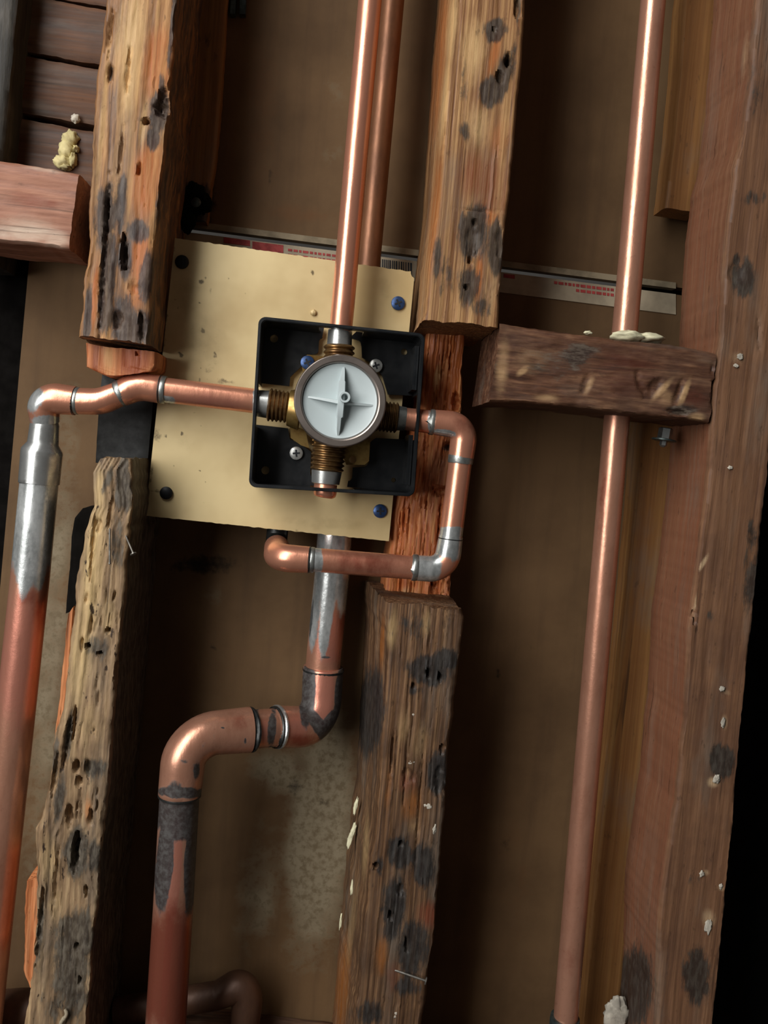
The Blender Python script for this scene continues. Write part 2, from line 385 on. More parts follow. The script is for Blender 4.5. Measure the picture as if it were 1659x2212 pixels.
def lathe(c, axis, prof, seg=48):
    """prof = (radius, height) in metres about axis at c"""
    ax = Vector(axis).normalized(); a = ax.orthogonal().normalized(); b = ax.cross(a)
    V, Fc = [], []
    for r, h in prof:
        for k in range(seg):
            th = 2*math.pi*k/seg; V.append(c+ax*h+a*(r*math.cos(th))+b*(r*math.sin(th)))
    for i in range(len(prof)-1):
        for k in range(seg):
            k2 = (k+1) % seg; Fc.append((i*seg+k, i*seg+k2, (i+1)*seg+k2, (i+1)*seg+k))
    Fc.append(tuple(range(seg-1, -1, -1))); Fc.append(tuple((len(prof)-1)*seg+k for k in range(seg)))
    return V, Fc
def prism(loops, depth):
    """loops of 3D points (outer, holes...) on a front plane, given thickness along the vector depth"""
    d = Vector(depth); flat = [p for l in loops for p in l]; n = len(flat)
    tri = tessellate_polygon(loops)
    V = [Vector(p) for p in flat]+[Vector(p)+d for p in flat]
    Fc = []
    for tr in tri:
        a, b, c = tr
        nm = (flat[b]-flat[a]).cross(flat[c]-flat[a])
        if nm.dot(d) > 0: tr = (a, c, b)
        Fc.append(tuple(tr)); Fc.append(tuple(x+n for x in reversed(tr)))
    o = 0
    for li, l in enumerate(loops):
        k = len(l)
        ar = sum(((l[(i+1) % k]-l[0]).cross(l[i]-l[0])).dot(d) for i in range(k))
        for i in range(k):
            a, b = o+i, o+(i+1) % k
            q = (a, b, b+n, a+n)
            if (ar > 0) == (li == 0): q = tuple(reversed(q))
            Fc.append(q)
        o += k
    return V, Fc
def join(parts):
    V, Fc = [], []
    for v, f in parts:
        o = len(V); V += list(v); Fc += [tuple(i+o for i in q) for q in f]
    return V, Fc
def boxv(c, ex, ey, ez):
    V = [c+ex*sx+ey*sy+ez*sz for sx in (-.5, .5) for sy in (-.5, .5) for sz in (-.5, .5)]
    Fc = [(0, 1, 3, 2), (4, 6, 7, 5), (0, 4, 5, 1), (2, 3, 7, 6), (0, 2, 6, 4), (1, 5, 7, 3)]
    if ex.cross(ey).dot(ez) < 0: Fc = [tuple(reversed(f)) for f in Fc]
    return V, Fc
def slab(px, y0, y1):
    """board cut to a pixel outline on the plane y0, given thickness to y1 (mm)"""
    return prism([[Pm(x, y, y0) for x, y in px]], (0, (y1-y0)*0.001, 0))
def lump(name, c, sx, sy, sz, mat, parent=None, amp=0.35, fr=2.2, seed=0, ax=None, **kw):
    """irregular blob (foam, plaster), sizes in mm"""
    V, Fc = [], []; nu, nv = 22, 14
    ax = ax or (Vector((1, 0, 0)), Vector((0, 1, 0)), Vector((0, 0, 1)))
    for i in range(nv+1):
        ph = math.pi*i/nv
        for j in range(nu):
            th = 2*math.pi*j/nu; d = Vector((math.sin(ph)*math.cos(th), math.sin(ph)*math.sin(th), math.cos(ph)))
            k = 1+amp*(noise.noise(d*fr+Vector((seed, seed*1.7, 0)))+0.5*noise.noise(d*fr*2.3+Vector((seed, 4, 0))))
            V.append(c+ax[0]*(d.x*sx*k*0.0005)+ax[1]*(d.y*sy*k*0.0005)+ax[2]*(d.z*sz*k*0.0005))
    for i in range(nv):
        for j in range(nu): Fc.append((i*nu+j, (i+1)*nu+j, (i+1)*nu+(j+1) % nu, i*nu+(j+1) % nu))
    return mk(name, V, Fc, mat, parent, sharp=180, **kw)
AXD = Vector((0, -1, 0))                         # towards the viewer
UPW = (Pm(741, 690, 30)-Pm(733, 780, 30)).normalized()   # the plumbing's upright
RTW = (Pm(900, 700, 30)-Pm(570, 672, 30)).normalized()

# ---------------------------------------------------------------- the setting
def board(name, poly, ymm, parent, stepmm=5, paint=None, thick=10):
    """wall board: dense front sheet inside a pixel-defined quad (tl, tr, br, bl), with thickness"""
    tl, tr, br, bl = [Pm(x, y, ymm) for x, y in poly]
    nu = int((tr-tl).length/(stepmm*0.001)); nv = int((bl-tl).length/(stepmm*0.001))
    V, Fc = [], []
    for k in (0, 1):
        for i in range(nv+1):
            for j in range(nu+1):
                u, w = j/nu, i/nv
                p = tl.lerp(tr, u).lerp(bl.lerp(br, u), w)
                V.append(p+Vector((0, k*thick*0.001+(0.0006*n3(p.x*14, p.z*11, 2) if not k else 0), 0)))
    n = (nu+1)*(nv+1); id_ = lambda k, i, j: k*n+i*(nu+1)+j
    for i in range(nv):
        for j in range(nu):
            Fc.append((id_(0, i, j), id_(0, i+1, j), id_(0, i+1, j+1), id_(0, i, j+1)))
            Fc.append((id_(1, i, j), id_(1, i, j+1), id_(1, i+1, j+1), id_(1, i+1, j)))
    for j in range(nu):
        Fc.append((id_(0, 0, j), id_(0, 0, j+1), id_(1, 0, j+1), id_(1, 0, j))); Fc.append((id_(0, nv, j+1), id_(0, nv, j), id_(1, nv, j), id_(1, nv, j+1)))
    for i in range(nv):
        Fc.append((id_(0, i+1, 0), id_(0, i, 0), id_(1, i, 0), id_(1, i+1, 0))); Fc.append((id_(0, i, nu), id_(0, i+1, nu), id_(1, i+1, nu), id_(1, i, nu)))
    return mk(name, V, Fc, m_wall, parent, paint=paint)

YW = 104
wb = thing('wall_back', None, None, Pm(830, 2250, YW), kind='structure')
L1 = lambda x: 480+0.127*(x-433)
board('upper_board', [(-80, -760), (1590, -590), (1500, L1(1500)+10), (-170, L1(-170)+10)], YW, wb, paint={
    'stain': [(425, 440, 34, 60, 0, 1.0), (730, 72, 7, 9, 0, .8), (585, 385, 6, 30, 0, .45), (900, 300, 6, 300, 5, .35)],  # thin tall blob paints the shade in the corner by the centre stud
    'pale': [(730, 250, 40, 330, 5, .3), (640, 420, 70, 60, 0, .25)],
    'warm': [(560, 250, 60, 260, 5, .45), (640, 460, 120, 25, 7, .5)]})
board('lower_board', [(72, L1(72)+26), (1500, L1(1500)+26), (1390, 2420), (-92, 2310)], YW, wb, paint={
    'pale': [(690, 1800, 70, 260, 5, .95), (600, 1660, 70, 60, 0, .7), (560, 1930, 60, 170, 8, .55), (110, 1400, 50, 600, 4, .6), (460, 1280, 60, 40, 0, .35), (165, 900, 30, 200, 4, .3)],
    'stain': [(440, 1220, 80, 26, -4, .62), (400, 1300, 60, 14, 0, .4), (457, 1395, 9, 9, 0, .9), (1072, 1458, 5, 16, 10, .9), (1120, 1400, 60, 40, 0, .3), (1090, 1830, 25, 30, 0, .4), (420, 1600, 60, 400, 5, .3), (640, 1700, 20, 22, 0, .5), (700, 1740, 14, 20, 0, .5)],  # tallest blob paints the left stud's shade onto the board
    'warm': [(1100, 1900, 90, 300, 4, .35), (450, 1500, 120, 200, 0, .35)]})
lip = [(x, L1(x)) for x in range(380, 1500, 40)]
v, f = slab(lip+[(x, y+13) for x, y in reversed(lip)], YW-2.0, YW+6)
mk('board_lip', v, f, m_lip, wb, label='dirty folded paper edge of the upper board')
v, f = slab([(x, L1(x)+25) for x in range(380, 1500, 40)]+[(x, L1(x)+69) for x in range(1460, 379, -40)], YW-0.8, YW+0.5)
tape = mk('edge_tape', v, f, m_tape, wb, label='white printed edge tape along the board joint')
def printed(segs, name, mat):
    parts = []
    for x0, x1, o0, o1 in segs:
        parts.append(slab([(x0, L1(x0)+o0), (x1, L1(x1)+o0), (x1, L1(x1)+o1), (x0, L1(x0)+o1)], YW-1.1, YW-0.7))
    v, f = join(parts); mk(name, v, f, mat, tape, smooth=False)
rs = random.Random(5)
segs = [(483, 540, 26, 38), (545, 612, 27, 44), (1088, 1112, 28, 36)]
x = 622
while x < 720:
    w = rs.choice([5, 7, 9, 12]); segs.append((x, x+w, 33, 38)); segs.append((x, x+w, 44, 50)); x += w+3
x = 1197
while x < 1326:
    w = rs.choice([5, 7, 9, 11])
    segs.append((x, x+w, 30, 36))
    if x > 1244: segs.append((x, x+w, 41, 47))
    x += w+2.5
printed(segs, 'red_lettering', m_print)
segs = []; x = 818
while x < 890:
    w = rs.choice([2, 3, 4]); segs.append((x, x+w, 30, 62)); x += w+rs.choice([2, 3])
printed(segs, 'barcode', m_printb)
# planks of old sheathing in the bay on the left
pl = [(-690, -535, .17), (-530, -365, .172), (-360, -205, .175), (-200, -28, .178), (-22, 100, .18), (109, 232, .185), (246, 372, .19), (384, 470, .19)]
for i, (ya, yb, sl) in enumerate(pl):
    timber('sheathing_plank', [(-140, ya+sl*-140, -140, yb+sl*-140), (330, ya+sl*330, 330, yb+sl*330)], 82, 100, m_plank, wb, step=3, bev=1.5, rough=.4, seed=i*3.1)
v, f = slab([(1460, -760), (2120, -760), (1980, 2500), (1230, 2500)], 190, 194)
mk('wall_right_shade', v, f, m_void, None, kind='structure', smooth=False)  # dark sheet added behind the gap, coloured as its shade
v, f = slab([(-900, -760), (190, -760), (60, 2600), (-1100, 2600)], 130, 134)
mk('wall_left_shade', v, f, m_void, None, kind='structure', smooth=False)  # dark sheet behind the left bay; its black stands for unlit depth
# bottom plate the studs stand on
timber('floor_plate', [(-360, 2320, -360, 2520), (1500, 2490, 1500, 2690)], 0, 103, m_blockR, None, step=5, bev=3, rough=1.2, seed=41,
       label='dark wooden bottom plate under the studs', cat='timber')

# ---------------------------------------------------------------- left stud (cut for the plumbing)
sl = thing('notched_stud', 'weathered tan and blackened stud left of the tan plate, cut through behind the copper pipe', 'stud', Pm(150, 2230, 50))
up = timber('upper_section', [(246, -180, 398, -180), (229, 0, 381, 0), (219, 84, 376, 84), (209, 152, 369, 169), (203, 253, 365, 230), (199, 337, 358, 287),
        (194, 405, 351, 354), (191, 500, 340, 456), (187, 574, 334, 540), (176, 640, 326, 640), (170, 728, 318, 742)], 0, 100, m_studL, sl, seed=1, rough=.7, chip=1.6, endr=2.5, bside={'stain': .45},  # bside darkens the right side face evenly, painting its shade
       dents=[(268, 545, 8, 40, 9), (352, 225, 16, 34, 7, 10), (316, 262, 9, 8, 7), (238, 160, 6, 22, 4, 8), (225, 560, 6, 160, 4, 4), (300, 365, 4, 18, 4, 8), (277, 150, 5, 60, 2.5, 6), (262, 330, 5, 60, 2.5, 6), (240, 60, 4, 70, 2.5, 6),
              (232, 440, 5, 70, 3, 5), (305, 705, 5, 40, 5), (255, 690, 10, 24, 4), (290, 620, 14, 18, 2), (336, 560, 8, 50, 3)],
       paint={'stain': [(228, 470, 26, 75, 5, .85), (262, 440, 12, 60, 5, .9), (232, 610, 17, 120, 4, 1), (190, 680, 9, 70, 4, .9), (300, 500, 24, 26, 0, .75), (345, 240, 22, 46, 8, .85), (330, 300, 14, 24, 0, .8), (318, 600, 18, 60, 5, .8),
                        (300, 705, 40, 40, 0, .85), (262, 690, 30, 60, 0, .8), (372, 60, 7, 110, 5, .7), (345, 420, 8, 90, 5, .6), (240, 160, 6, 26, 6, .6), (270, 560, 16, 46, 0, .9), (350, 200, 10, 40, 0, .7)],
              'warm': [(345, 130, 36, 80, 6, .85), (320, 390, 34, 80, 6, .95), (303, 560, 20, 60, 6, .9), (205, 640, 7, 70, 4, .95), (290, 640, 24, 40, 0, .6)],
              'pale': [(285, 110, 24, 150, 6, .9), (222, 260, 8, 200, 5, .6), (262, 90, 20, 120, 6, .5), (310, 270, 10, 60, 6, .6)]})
timber('cut_block', [(183, 742, 338, 760), (184, 770, 338, 776), (185, 792, 336, 792), (232, 813, 330, 800)], 14, 96, m_cut, sl, step=1.2, rough=.5, bev=3, seed=2, chip=.8, label='fresh orange saw-cut end of the upper stud',
       dents=[(296, 765, 4, 4, 3)], paint={'red': [(285, 775, 42, 40, 0, .85), (325, 770, 14, 30, 0, .9)], 'pale': [(235, 775, 14, 40, 0, .6)]})
timber('notch_face', [(222, 790, 340, 790), (214, 860, 331, 860), (206, 1000, 318, 1000)], 52, 96, m_strip, sl, step=3, bev=1, rough=.25, chip=.3, label='black strip inside the cut')  # even black strip across the back of the cut
rs = random.Random(11)
dn = []
for i in range(20):
    y = rs.uniform(1240, 1760); q = (y-1000)/1200; xl = 203-q*140; xr = 292-q*100
    dn.append((rs.uniform(xl+14, xr-6), y, rs.uniform(2, 4.5), rs.uniform(10, 34), rs.uniform(.8, 2.6), rs.uniform(-2, 16)))
dn += [(190, 1396, 7, 7, 9), (215, 1412, 7, 5, 9), (233, 1362, 6, 7, 9), (163, 1840, 9, 48, 10, 6), (150, 1760, 8, 30, 6), (195, 1765, 6, 20, 6), (165, 1655, 9, 14, 8), (170, 1690, 8, 12, 7), (190, 1660, 7, 24, 4), (160, 1560, 4, 40, 6, 5),
       (145, 1600, 6, 60, 5, 8), (213, 1135, 8, 18, 3), (186, 1925, 4, 16, 5), (166, 2045, 5, 10, 5), (255, 1460, 10, 40, 6, 6), (85, 2000, 5, 90, 5, 6), (240, 1100, 5, 50, 3, 10), (200, 1180, 4, 90, 2.5, 5), (120, 1900, 5, 80, 3, 6), (172, 2120, 4, 10, 4), (118, 1680, 6, 60, 4, 8)]
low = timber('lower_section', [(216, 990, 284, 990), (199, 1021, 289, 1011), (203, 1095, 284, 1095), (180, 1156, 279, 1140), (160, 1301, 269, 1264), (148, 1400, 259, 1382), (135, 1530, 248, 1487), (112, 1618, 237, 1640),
        (106, 1700, 229, 1745), (90, 1759, 222, 1800), (74, 1790, 217, 1853), (80, 1925, 208, 1962), (72, 2080, 199, 2070), (54, 2212, 190, 2212), (24, 2375, 175, 2385)], 0, 100, m_studLlow, sl, seed=5, rough=.85, chip=1.7, endr=2, gf=(330, 16), big=.8, skB=1.0, bside={'stain': .75},  # right side face painted dark as if in shade
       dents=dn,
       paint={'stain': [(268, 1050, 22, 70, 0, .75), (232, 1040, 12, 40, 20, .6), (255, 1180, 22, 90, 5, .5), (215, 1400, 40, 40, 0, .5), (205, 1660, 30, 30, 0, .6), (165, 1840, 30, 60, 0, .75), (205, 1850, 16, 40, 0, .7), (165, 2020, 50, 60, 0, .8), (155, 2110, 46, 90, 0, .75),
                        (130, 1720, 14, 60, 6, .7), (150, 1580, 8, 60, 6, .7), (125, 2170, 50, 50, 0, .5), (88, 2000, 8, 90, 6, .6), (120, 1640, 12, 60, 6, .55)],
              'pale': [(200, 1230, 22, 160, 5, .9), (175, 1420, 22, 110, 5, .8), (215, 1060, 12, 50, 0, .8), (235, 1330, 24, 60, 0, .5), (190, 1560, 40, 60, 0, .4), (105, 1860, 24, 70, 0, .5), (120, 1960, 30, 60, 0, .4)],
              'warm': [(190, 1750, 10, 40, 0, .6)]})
timber('split_sliver', [(146, 1330, 160, 1310), (135, 1440, 150, 1440), (118, 1590, 140, 1560)], 14, 80, m_cut, sl, step=1.5, bev=1, rough=.5, seed=8, label='orange sliver split from the stud side')
timber('split_sliver', [(56, 1905, 92, 1895), (53, 2000, 86, 1990), (52, 2100, 74, 2100), (64, 2135, 70, 2135)], 6, 60, m_cut, sl, step=1.5, bev=1, rough=.8, chip=1.2, seed=9, label='bright orange splinter at the stud bottom')
timber('gap_shade_strip', [(178, 1098, 204, 1094), (162, 1118, 204, 1108), (154, 1160, 188, 1150), (148, 1240, 174, 1235), (141, 1326, 164, 1318)], 16, 70, m_void, sl, step=1.5, bev=1, rough=.4, chip=.5, seed=14, label='black strip painted as the shade of the hollow beside the stud')  # solid strip; the hollow's shade is put into its colour
def nail(parent, a, b, ya, yb, wpx, label=None, head=14):
    pa, pb = Pm(a[0], a[1], ya), Pm(b[0], b[1], yb); r = wpx/2*mpp(pa); d = (pb-pa); L = d.length; hr = head/2*mpp(pb)
    v, f = lathe(pa, d, [(r*0.2, 0), (r, r*2), (r, L-0.001), (hr, L-0.0008), (hr, L), (hr*0.6, L+0.0003)], 12)
    mk('nail', v, f, m_nail, parent, label=label, sharp=30)
nail(sl, (262, 1135), (289, 1198), 4, -6, 4, 'bent grey nail')
nail(sl, (237, 1140), (237, 1218), -2, -6, 4, 'thin straight grey nail', 6)
tube('paint_drip', [(140, 2180, -2, 5), (146, 2192, -3, 8), (134, 2204, -3, 9), (130, 2216, -3, 8)], m_tape, sl, bend=3, seg=10, label='white paint drip', lump=.3)

# ---------------------------------------------------------------- centre stud (notched)
scn = thing('notched_stud', 'striped brown stud right of the valve box, notched where the copper loop crosses', 'stud', Pm(830, 2230, 50))
timber('upper_section', [(996, -180, 1150, -180), (979, 0, 1135, 0), (972, 110, 1128, 130), (965, 211, 1117, 250), (953, 380, 1103, 400), (942, 470, 1094, 480), (931, 549, 1086, 570), (919, 675, 1080, 640), (913, 692, 1077, 706)],
       0, 102, m_studC, scn, seed=21, rough=.55, gf=(520, 6), chip=.8, endr=2, bev=3,
       dents=[(1068, 62, 6, 8, 4), (1098, 130, 7, 18, 8, 10), (1080, 165, 8, 16, 5), (1025, 480, 5, 8, 4), (1016, 563, 5, 8, 6), (1008, 620, 5, 7, 5), (948, 370, 4, 26, 4, 4), (957, 275, 4, 18, 4), (1080, 520, 10, 40, 2), (1118, 15, 8, 26, 5), (1020, 520, 16, 40, 1.6), (1040, 455, 60, 3, 1, 3)],
       paint={'stain': [(1070, 65, 22, 26, 20, .9), (1062, 200, 26, 34, 20, .95), (1090, 160, 16, 46, 10, .9), (1108, 130, 10, 60, 6, .6), (1005, 285, 16, 26, 0, .62), (1022, 505, 34, 60, 8, .9), (1072, 530, 16, 60, 0, .9), (1012, 620, 24, 46, 6, .85), (945, 560, 12, 60, 5, .6), (965, 600, 30, 60, 0, .5), (1000, 175, 14, 60, 5, .5), (1118, 15, 10, 40, 0, .6), (1040, 660, 30, 30, 0, .55)],
              'red': [(1045, 385, 64, 62, 5, .7), (1060, 440, 50, 40, 0, .6), (1110, 40, 20, 40, 0, .4), (1005, 30, 30, 50, 0, .35)],
              'warm': [(950, 120, 16, 200, 5, .75), (1070, 110, 10, 50, 14, .8), (1075, 300, 30, 60, 0, .5), (1033, 600, 9, 50, 5, .85), (940, 450, 14, 180, 5, .6), (1060, 470, 18, 20, 0, .7)],
              'pale': [(975, 60, 12, 90, 5, .7), (1020, 110, 30, 80, 5, .6), (1030, 270, 40, 60, 5, .5), (960, 220, 8, 120, 5, .7)]})
dn = []
rs = random.Random(3)
for i in range(60):
    y = rs.uniform(745, 1285); q = (y-735)/550
    dn.append((rs.uniform(925-q*85, 985-q*40), y, rs.uniform(2, 4), rs.uniform(18, 60), rs.uniform(.8, 2.6), 4.5))
dn += [(975, 965, 18, 12, 7), (985, 870, 10, 24, 8), (955, 1060, 22, 14, 6), (960, 1270, 30, 40, 6)]
timber('notch_section', [(924, 690, 1006, 700), (919, 760, 1002, 760), (908, 870, 998, 870), (872, 1000, 990, 1000), (852, 1100, 985, 1100), (844, 1180, 980, 1180), (831, 1290, 975, 1290), (829, 1330, 973, 1330)], 55, 101, m_notch, scn,
       step=1.1, seed=25, rough=1.3, gf=(420, 7), chip=1.2, dents=dn, label='raw red-orange split wood inside the notch',
       paint={'red': [(950, 800, 14, 90, 4, .6), (930, 1200, 40, 90, 0, .6), (975, 1090, 20, 80, 0, .8)], 'pale': [(945, 815, 8, 26, 10, .85), (955, 1190, 5, 20, 0, .7), (885, 1280, 30, 18, 0, .5)], 'warm': [(985, 800, 10, 80, 4, .8), (862, 1240, 10, 60, 0, .7), (978, 760, 16, 40, 0, .6), (893, 860, 14, 20, 0, .8)],
              'stain': [(975, 968, 22, 8, 0, .8)]})
timber('lower_section', [(836, 1302, 998, 1318), (833, 1330, 1003, 1335), (833, 1448, 990, 1460), (827, 1578, 976, 1580), (822, 1640, 969, 1645), (817, 1708, 966, 1700), (811, 1798, 960, 1770), (794, 1928, 947, 1930), (781, 2058, 930, 2080), (768, 2188, 914, 2200), (750, 2415, 893, 2425)],
       0, 102, m_studClow, scn, seed=29, rough=.8, gf=(480, 8), chip=1.2, endr=3, bev=4, skA=-9,
       dents=[(925, 1455, 5, 12, 6), (950, 1462, 5, 14, 6), (893, 1482, 5, 6, 4), (865, 1822, 5, 6, 5), (813, 1872, 6, 8, 6), (843, 1978, 5, 12, 6), (878, 2040, 4, 18, 4), (955, 1618, 6, 12, 5), (950, 1690, 12, 40, 2.5), (866, 1925, 10, 14, 3), (885, 1676, 18, 16, 1.5), (848, 1630, 4, 60, 2.5, 4), (905, 1750, 4, 120, 1.5, 4), (877, 1650, 3, 100, 1.5, 4)],
       paint={'stain': [(925, 1450, 50, 32, 10, .9), (965, 1425, 30, 26, 0, .8), (800, 1540, 26, 90, 4, 1), (945, 1670, 26, 50, 6, .85), (862, 1840, 30, 36, 0, .85), (915, 1870, 24, 46, 0, .9), (850, 1960, 26, 70, 5, .85), (890, 2050, 34, 70, 5, .75), (880, 2130, 40, 30, 0, .6), (893, 1490, 24, 14, 0, .6), (884, 1350, 60, 50, 0, .4), (820, 1870, 12, 30, 0, .6), (800, 2190, 40, 30, 0, .6)],
              'warm': [(826, 1390, 5, 60, 2, .85), (890, 1740, 24, 46, 4, .55), (825, 2060, 16, 50, 4, .6), (840, 1700, 10, 100, 4, .4), (740, 2130, 16, 120, 5, .75)],
              'pale': [(848, 1360, 14, 50, 4, .65), (920, 1345, 12, 36, 4, .6), (790, 1830, 8, 80, 4, .6), (895, 1780, 20, 30, 0, .4), (870, 1570, 20, 50, 0, .45), (905, 1600, 30, 60, 4, .4), (760, 2000, 10, 120, 6, .5)],
              'red': [(925, 1975, 26, 34, 0, .7), (850, 2110, 20, 50, 4, .5), (880, 1690, 30, 30, 0, .5)]})
nail(scn, (846, 2093), (921, 2119), 1, -5, 5, 'bent pale nail lying near the stud foot', 16)
for i, (x, y, sx, sy, r) in enumerate([(769, 1741, 5, 18, 8), (763, 1795, 6, 18, 16), (757, 1812, 6, 20, 12), (762, 1915, 5, 19, 8), (736, 1990, 3, 17, 4)]):
    Y = 62; c = Pm(x, y, Y); k = mpp(c)*1000
    a = math.radians(r); u = (RTW*math.cos(a)-UPW*math.sin(-a))
    lump('foam_smear', c, sx*2*k*.9, 4, sy*2*k, m_foam, scn, .4, 2.0, i*2.3, ax=(RTW, Vector((0, 1, 0)), (UPW+RTW*math.tan(a)*.6).normalized()))
for i, (x, y, sx, sy) in enumerate([(926, 1741, 11, 6), (938, 1790, 5, 12), (889, 1647, 8, 5), (893, 1543, 12, 3), (862, 2190, 16, 10), (793, 2182, 5, 8)]):
    c = Pm(x, y, 0.5); k = mpp(c)*1000
    lump('paint_spatter', c, sx*1.7*k, 1.3, sy*1.7*k, m_paint, scn, .6, 1.5, i*3.7)

# ---------------------------------------------------------------- right post, cleats and blocks
post = thing('corner_post', 'wide reddish brown post at the right edge with paint specks and grey bruises', 'post', Pm(1480, 2230, 30))
pst = [(1652, -180, 1800, -180), (1636, 0, 1785, 0), (1624, 160, 1770, 160), (1600, 320, 1745, 320), (1588, 360, 1735, 380), (1572, 516, 1715, 530), (1562, 660, 1700, 680), (1557, 742, 1690, 760), (1545, 845, 1676, 880), (1533, 1008, 1657, 1040), (1516, 1172, 1642, 1180), (1496, 1315, 1628, 1320),
       (1490, 1341, 1624, 1360), (1480, 1547, 1602, 1568), (1460, 1733, 1583, 1795), (1439, 1877, 1573, 1890), (1423, 2021, 1563, 2001), (1419, 2207, 1542, 2207), (1400, 2470, 1518, 2480)]
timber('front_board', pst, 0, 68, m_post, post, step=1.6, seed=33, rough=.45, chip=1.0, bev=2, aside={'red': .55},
       dents=[(1500, 1270, 4, 70, 4, 3), (1510, 1100, 3, 60, 4, 3), (1590, 590, 20, 26, 2), (1640, 720, 5, 40, 1.5), (1500, 1330, 4, 20, 4)],
       paint={'stain': [(1605, 600, 26, 40, 0, .85), (1592, 560, 10, 16, 0, .8), (1630, 1250, 24, 80, 5, .7), (1560, 1645, 26, 36, 0, .95), (1505, 2110, 32, 60, 0, .9), (1625, 1160, 14, 40, 0, .6), (1372, 2130, 36, 80, 0, 1.0), (1345, 2190, 20, 60, 0, .8), (1625, 430, 50, 20, 0, .4), (1640, 180, 30, 90, 0, .35), (1500, 1900, 20, 30, 0, .4), (1540, 1330, 20, 20, 0, .4)],
              'pale': [(1540, 1690, 14, 12, 0, .7), (1570, 1495, 14, 8, 20, .5), (1565, 1560, 8, 16, 0, .6), (1530, 1985, 16, 22, 0, .6), (1525, 1885, 8, 8, 0, .6), (1558, 1918, 8, 8, 0, .6), (1520, 1215, 5, 22, 30, .8), (1610, 120, 9, 60, 6, .45), (1500, 1300, 5, 36, 4, .7), (1590, 770, 26, 20, 0, .4)],
              'red': [(1450, 1300, 46, 160, 5, .75), (1420, 1600, 40, 200, 5, .7), (1400, 1850, 36, 160, 5, .6), (1490, 900, 36, 120, 5, .45), (1480, 2130, 26, 60, 0, .4), (1500, 560, 30, 100, 4, .3), (1520, 1560, 20, 100, 4, .3)]})
for i, (x, y, sx, sy, Y) in enumerate([(1600, 770, 10, 8, -1), (1590, 790, 8, 5, -1), (1530, 2000, 10, 18, -1), (1512, 1660, 0, 0, 0), (1548, 1684, 12, 12, -1), (1562, 1560, 7, 15, -1), (1560, 1488, 8, 8, -1), (1516, 1888, 8, 9, -1), (1557, 1915, 6, 8, -1), (1577, 1010, 7, 6, -1)]):
    if sx: c = Pm(x, y, Y); k = mpp(c)*1000; lump('paint_spatter', c, sx*1.3*k, .8, sy*1.4*k, m_paint, post, .7, 1.5, i*2.1)
lump('plaster_patch', Pm(1330, 2190, 50), 19, 5, 28, m_paint, post, .4, 2.2, 5.5, label='chalky white plaster patch at the post foot')
timber('yellow_cleat', [(1502, -180, 1582, -180), (1478, 0, 1562, 0), (1468, 160, 1552, 160), (1452, 320, 1530, 320), (1436, 448, 1510, 460)], 70, 92, m_cleat, None, seed=51, rough=.15, bev=2.5, chip=.3, endr=.6, step=2,
       label='pale yellow cleat beside the post, ending above the dark block', cat='cleat', dents=())
timber('yellow_cleat', [(1390, 880, 1470, 880), (1383, 935, 1464, 988), (1370, 1111, 1452, 1111), (1350, 1315, 1432, 1315), (1324, 1588, 1405, 1547), (1299, 1774, 1380, 1800), (1278, 1960, 1358, 2000), (1258, 2207, 1338, 2207), (1235, 2440, 1320, 2440)], 70, 92, m_cleat, None, seed=53, rough=.15, bev=2, chip=.3, step=2,
       label='long orange-brown cleat behind the right pipe below the dark block', cat='cleat')
timber('grey_stud', [(-100, -180, 54, -180), (-110, 0, 37, 0), (-150, 350, 3, 350), (-168, 560, -16, 566)], 55, 100, m_greywood, None, seed=57, step=3, rough=.6,
       label='dim grey-brown stud at the upper left edge', cat='stud')
timber('nailing_cleat', [(424, -180, 506, -180), (414, 0, 490, 0), (408, 180, 478, 180), (398, 330, 466, 330), (392, 395, 455, 400), (386, 470, 446, 478)], 88, 103, m_cleat, None, seed=59, rough=.3, bev=1.5, step=2.5,
       label='yellowish strip on the back board right of the left stud, blackened at its foot', cat='cleat',
       paint={'stain': [(420, 445, 50, 44, 0, 1.0), (445, 82, 20, 24, 0, .35), (418, 145, 8, 16, 0, .3)], 'warm': [(450, 250, 60, 200, 5, .2)]})
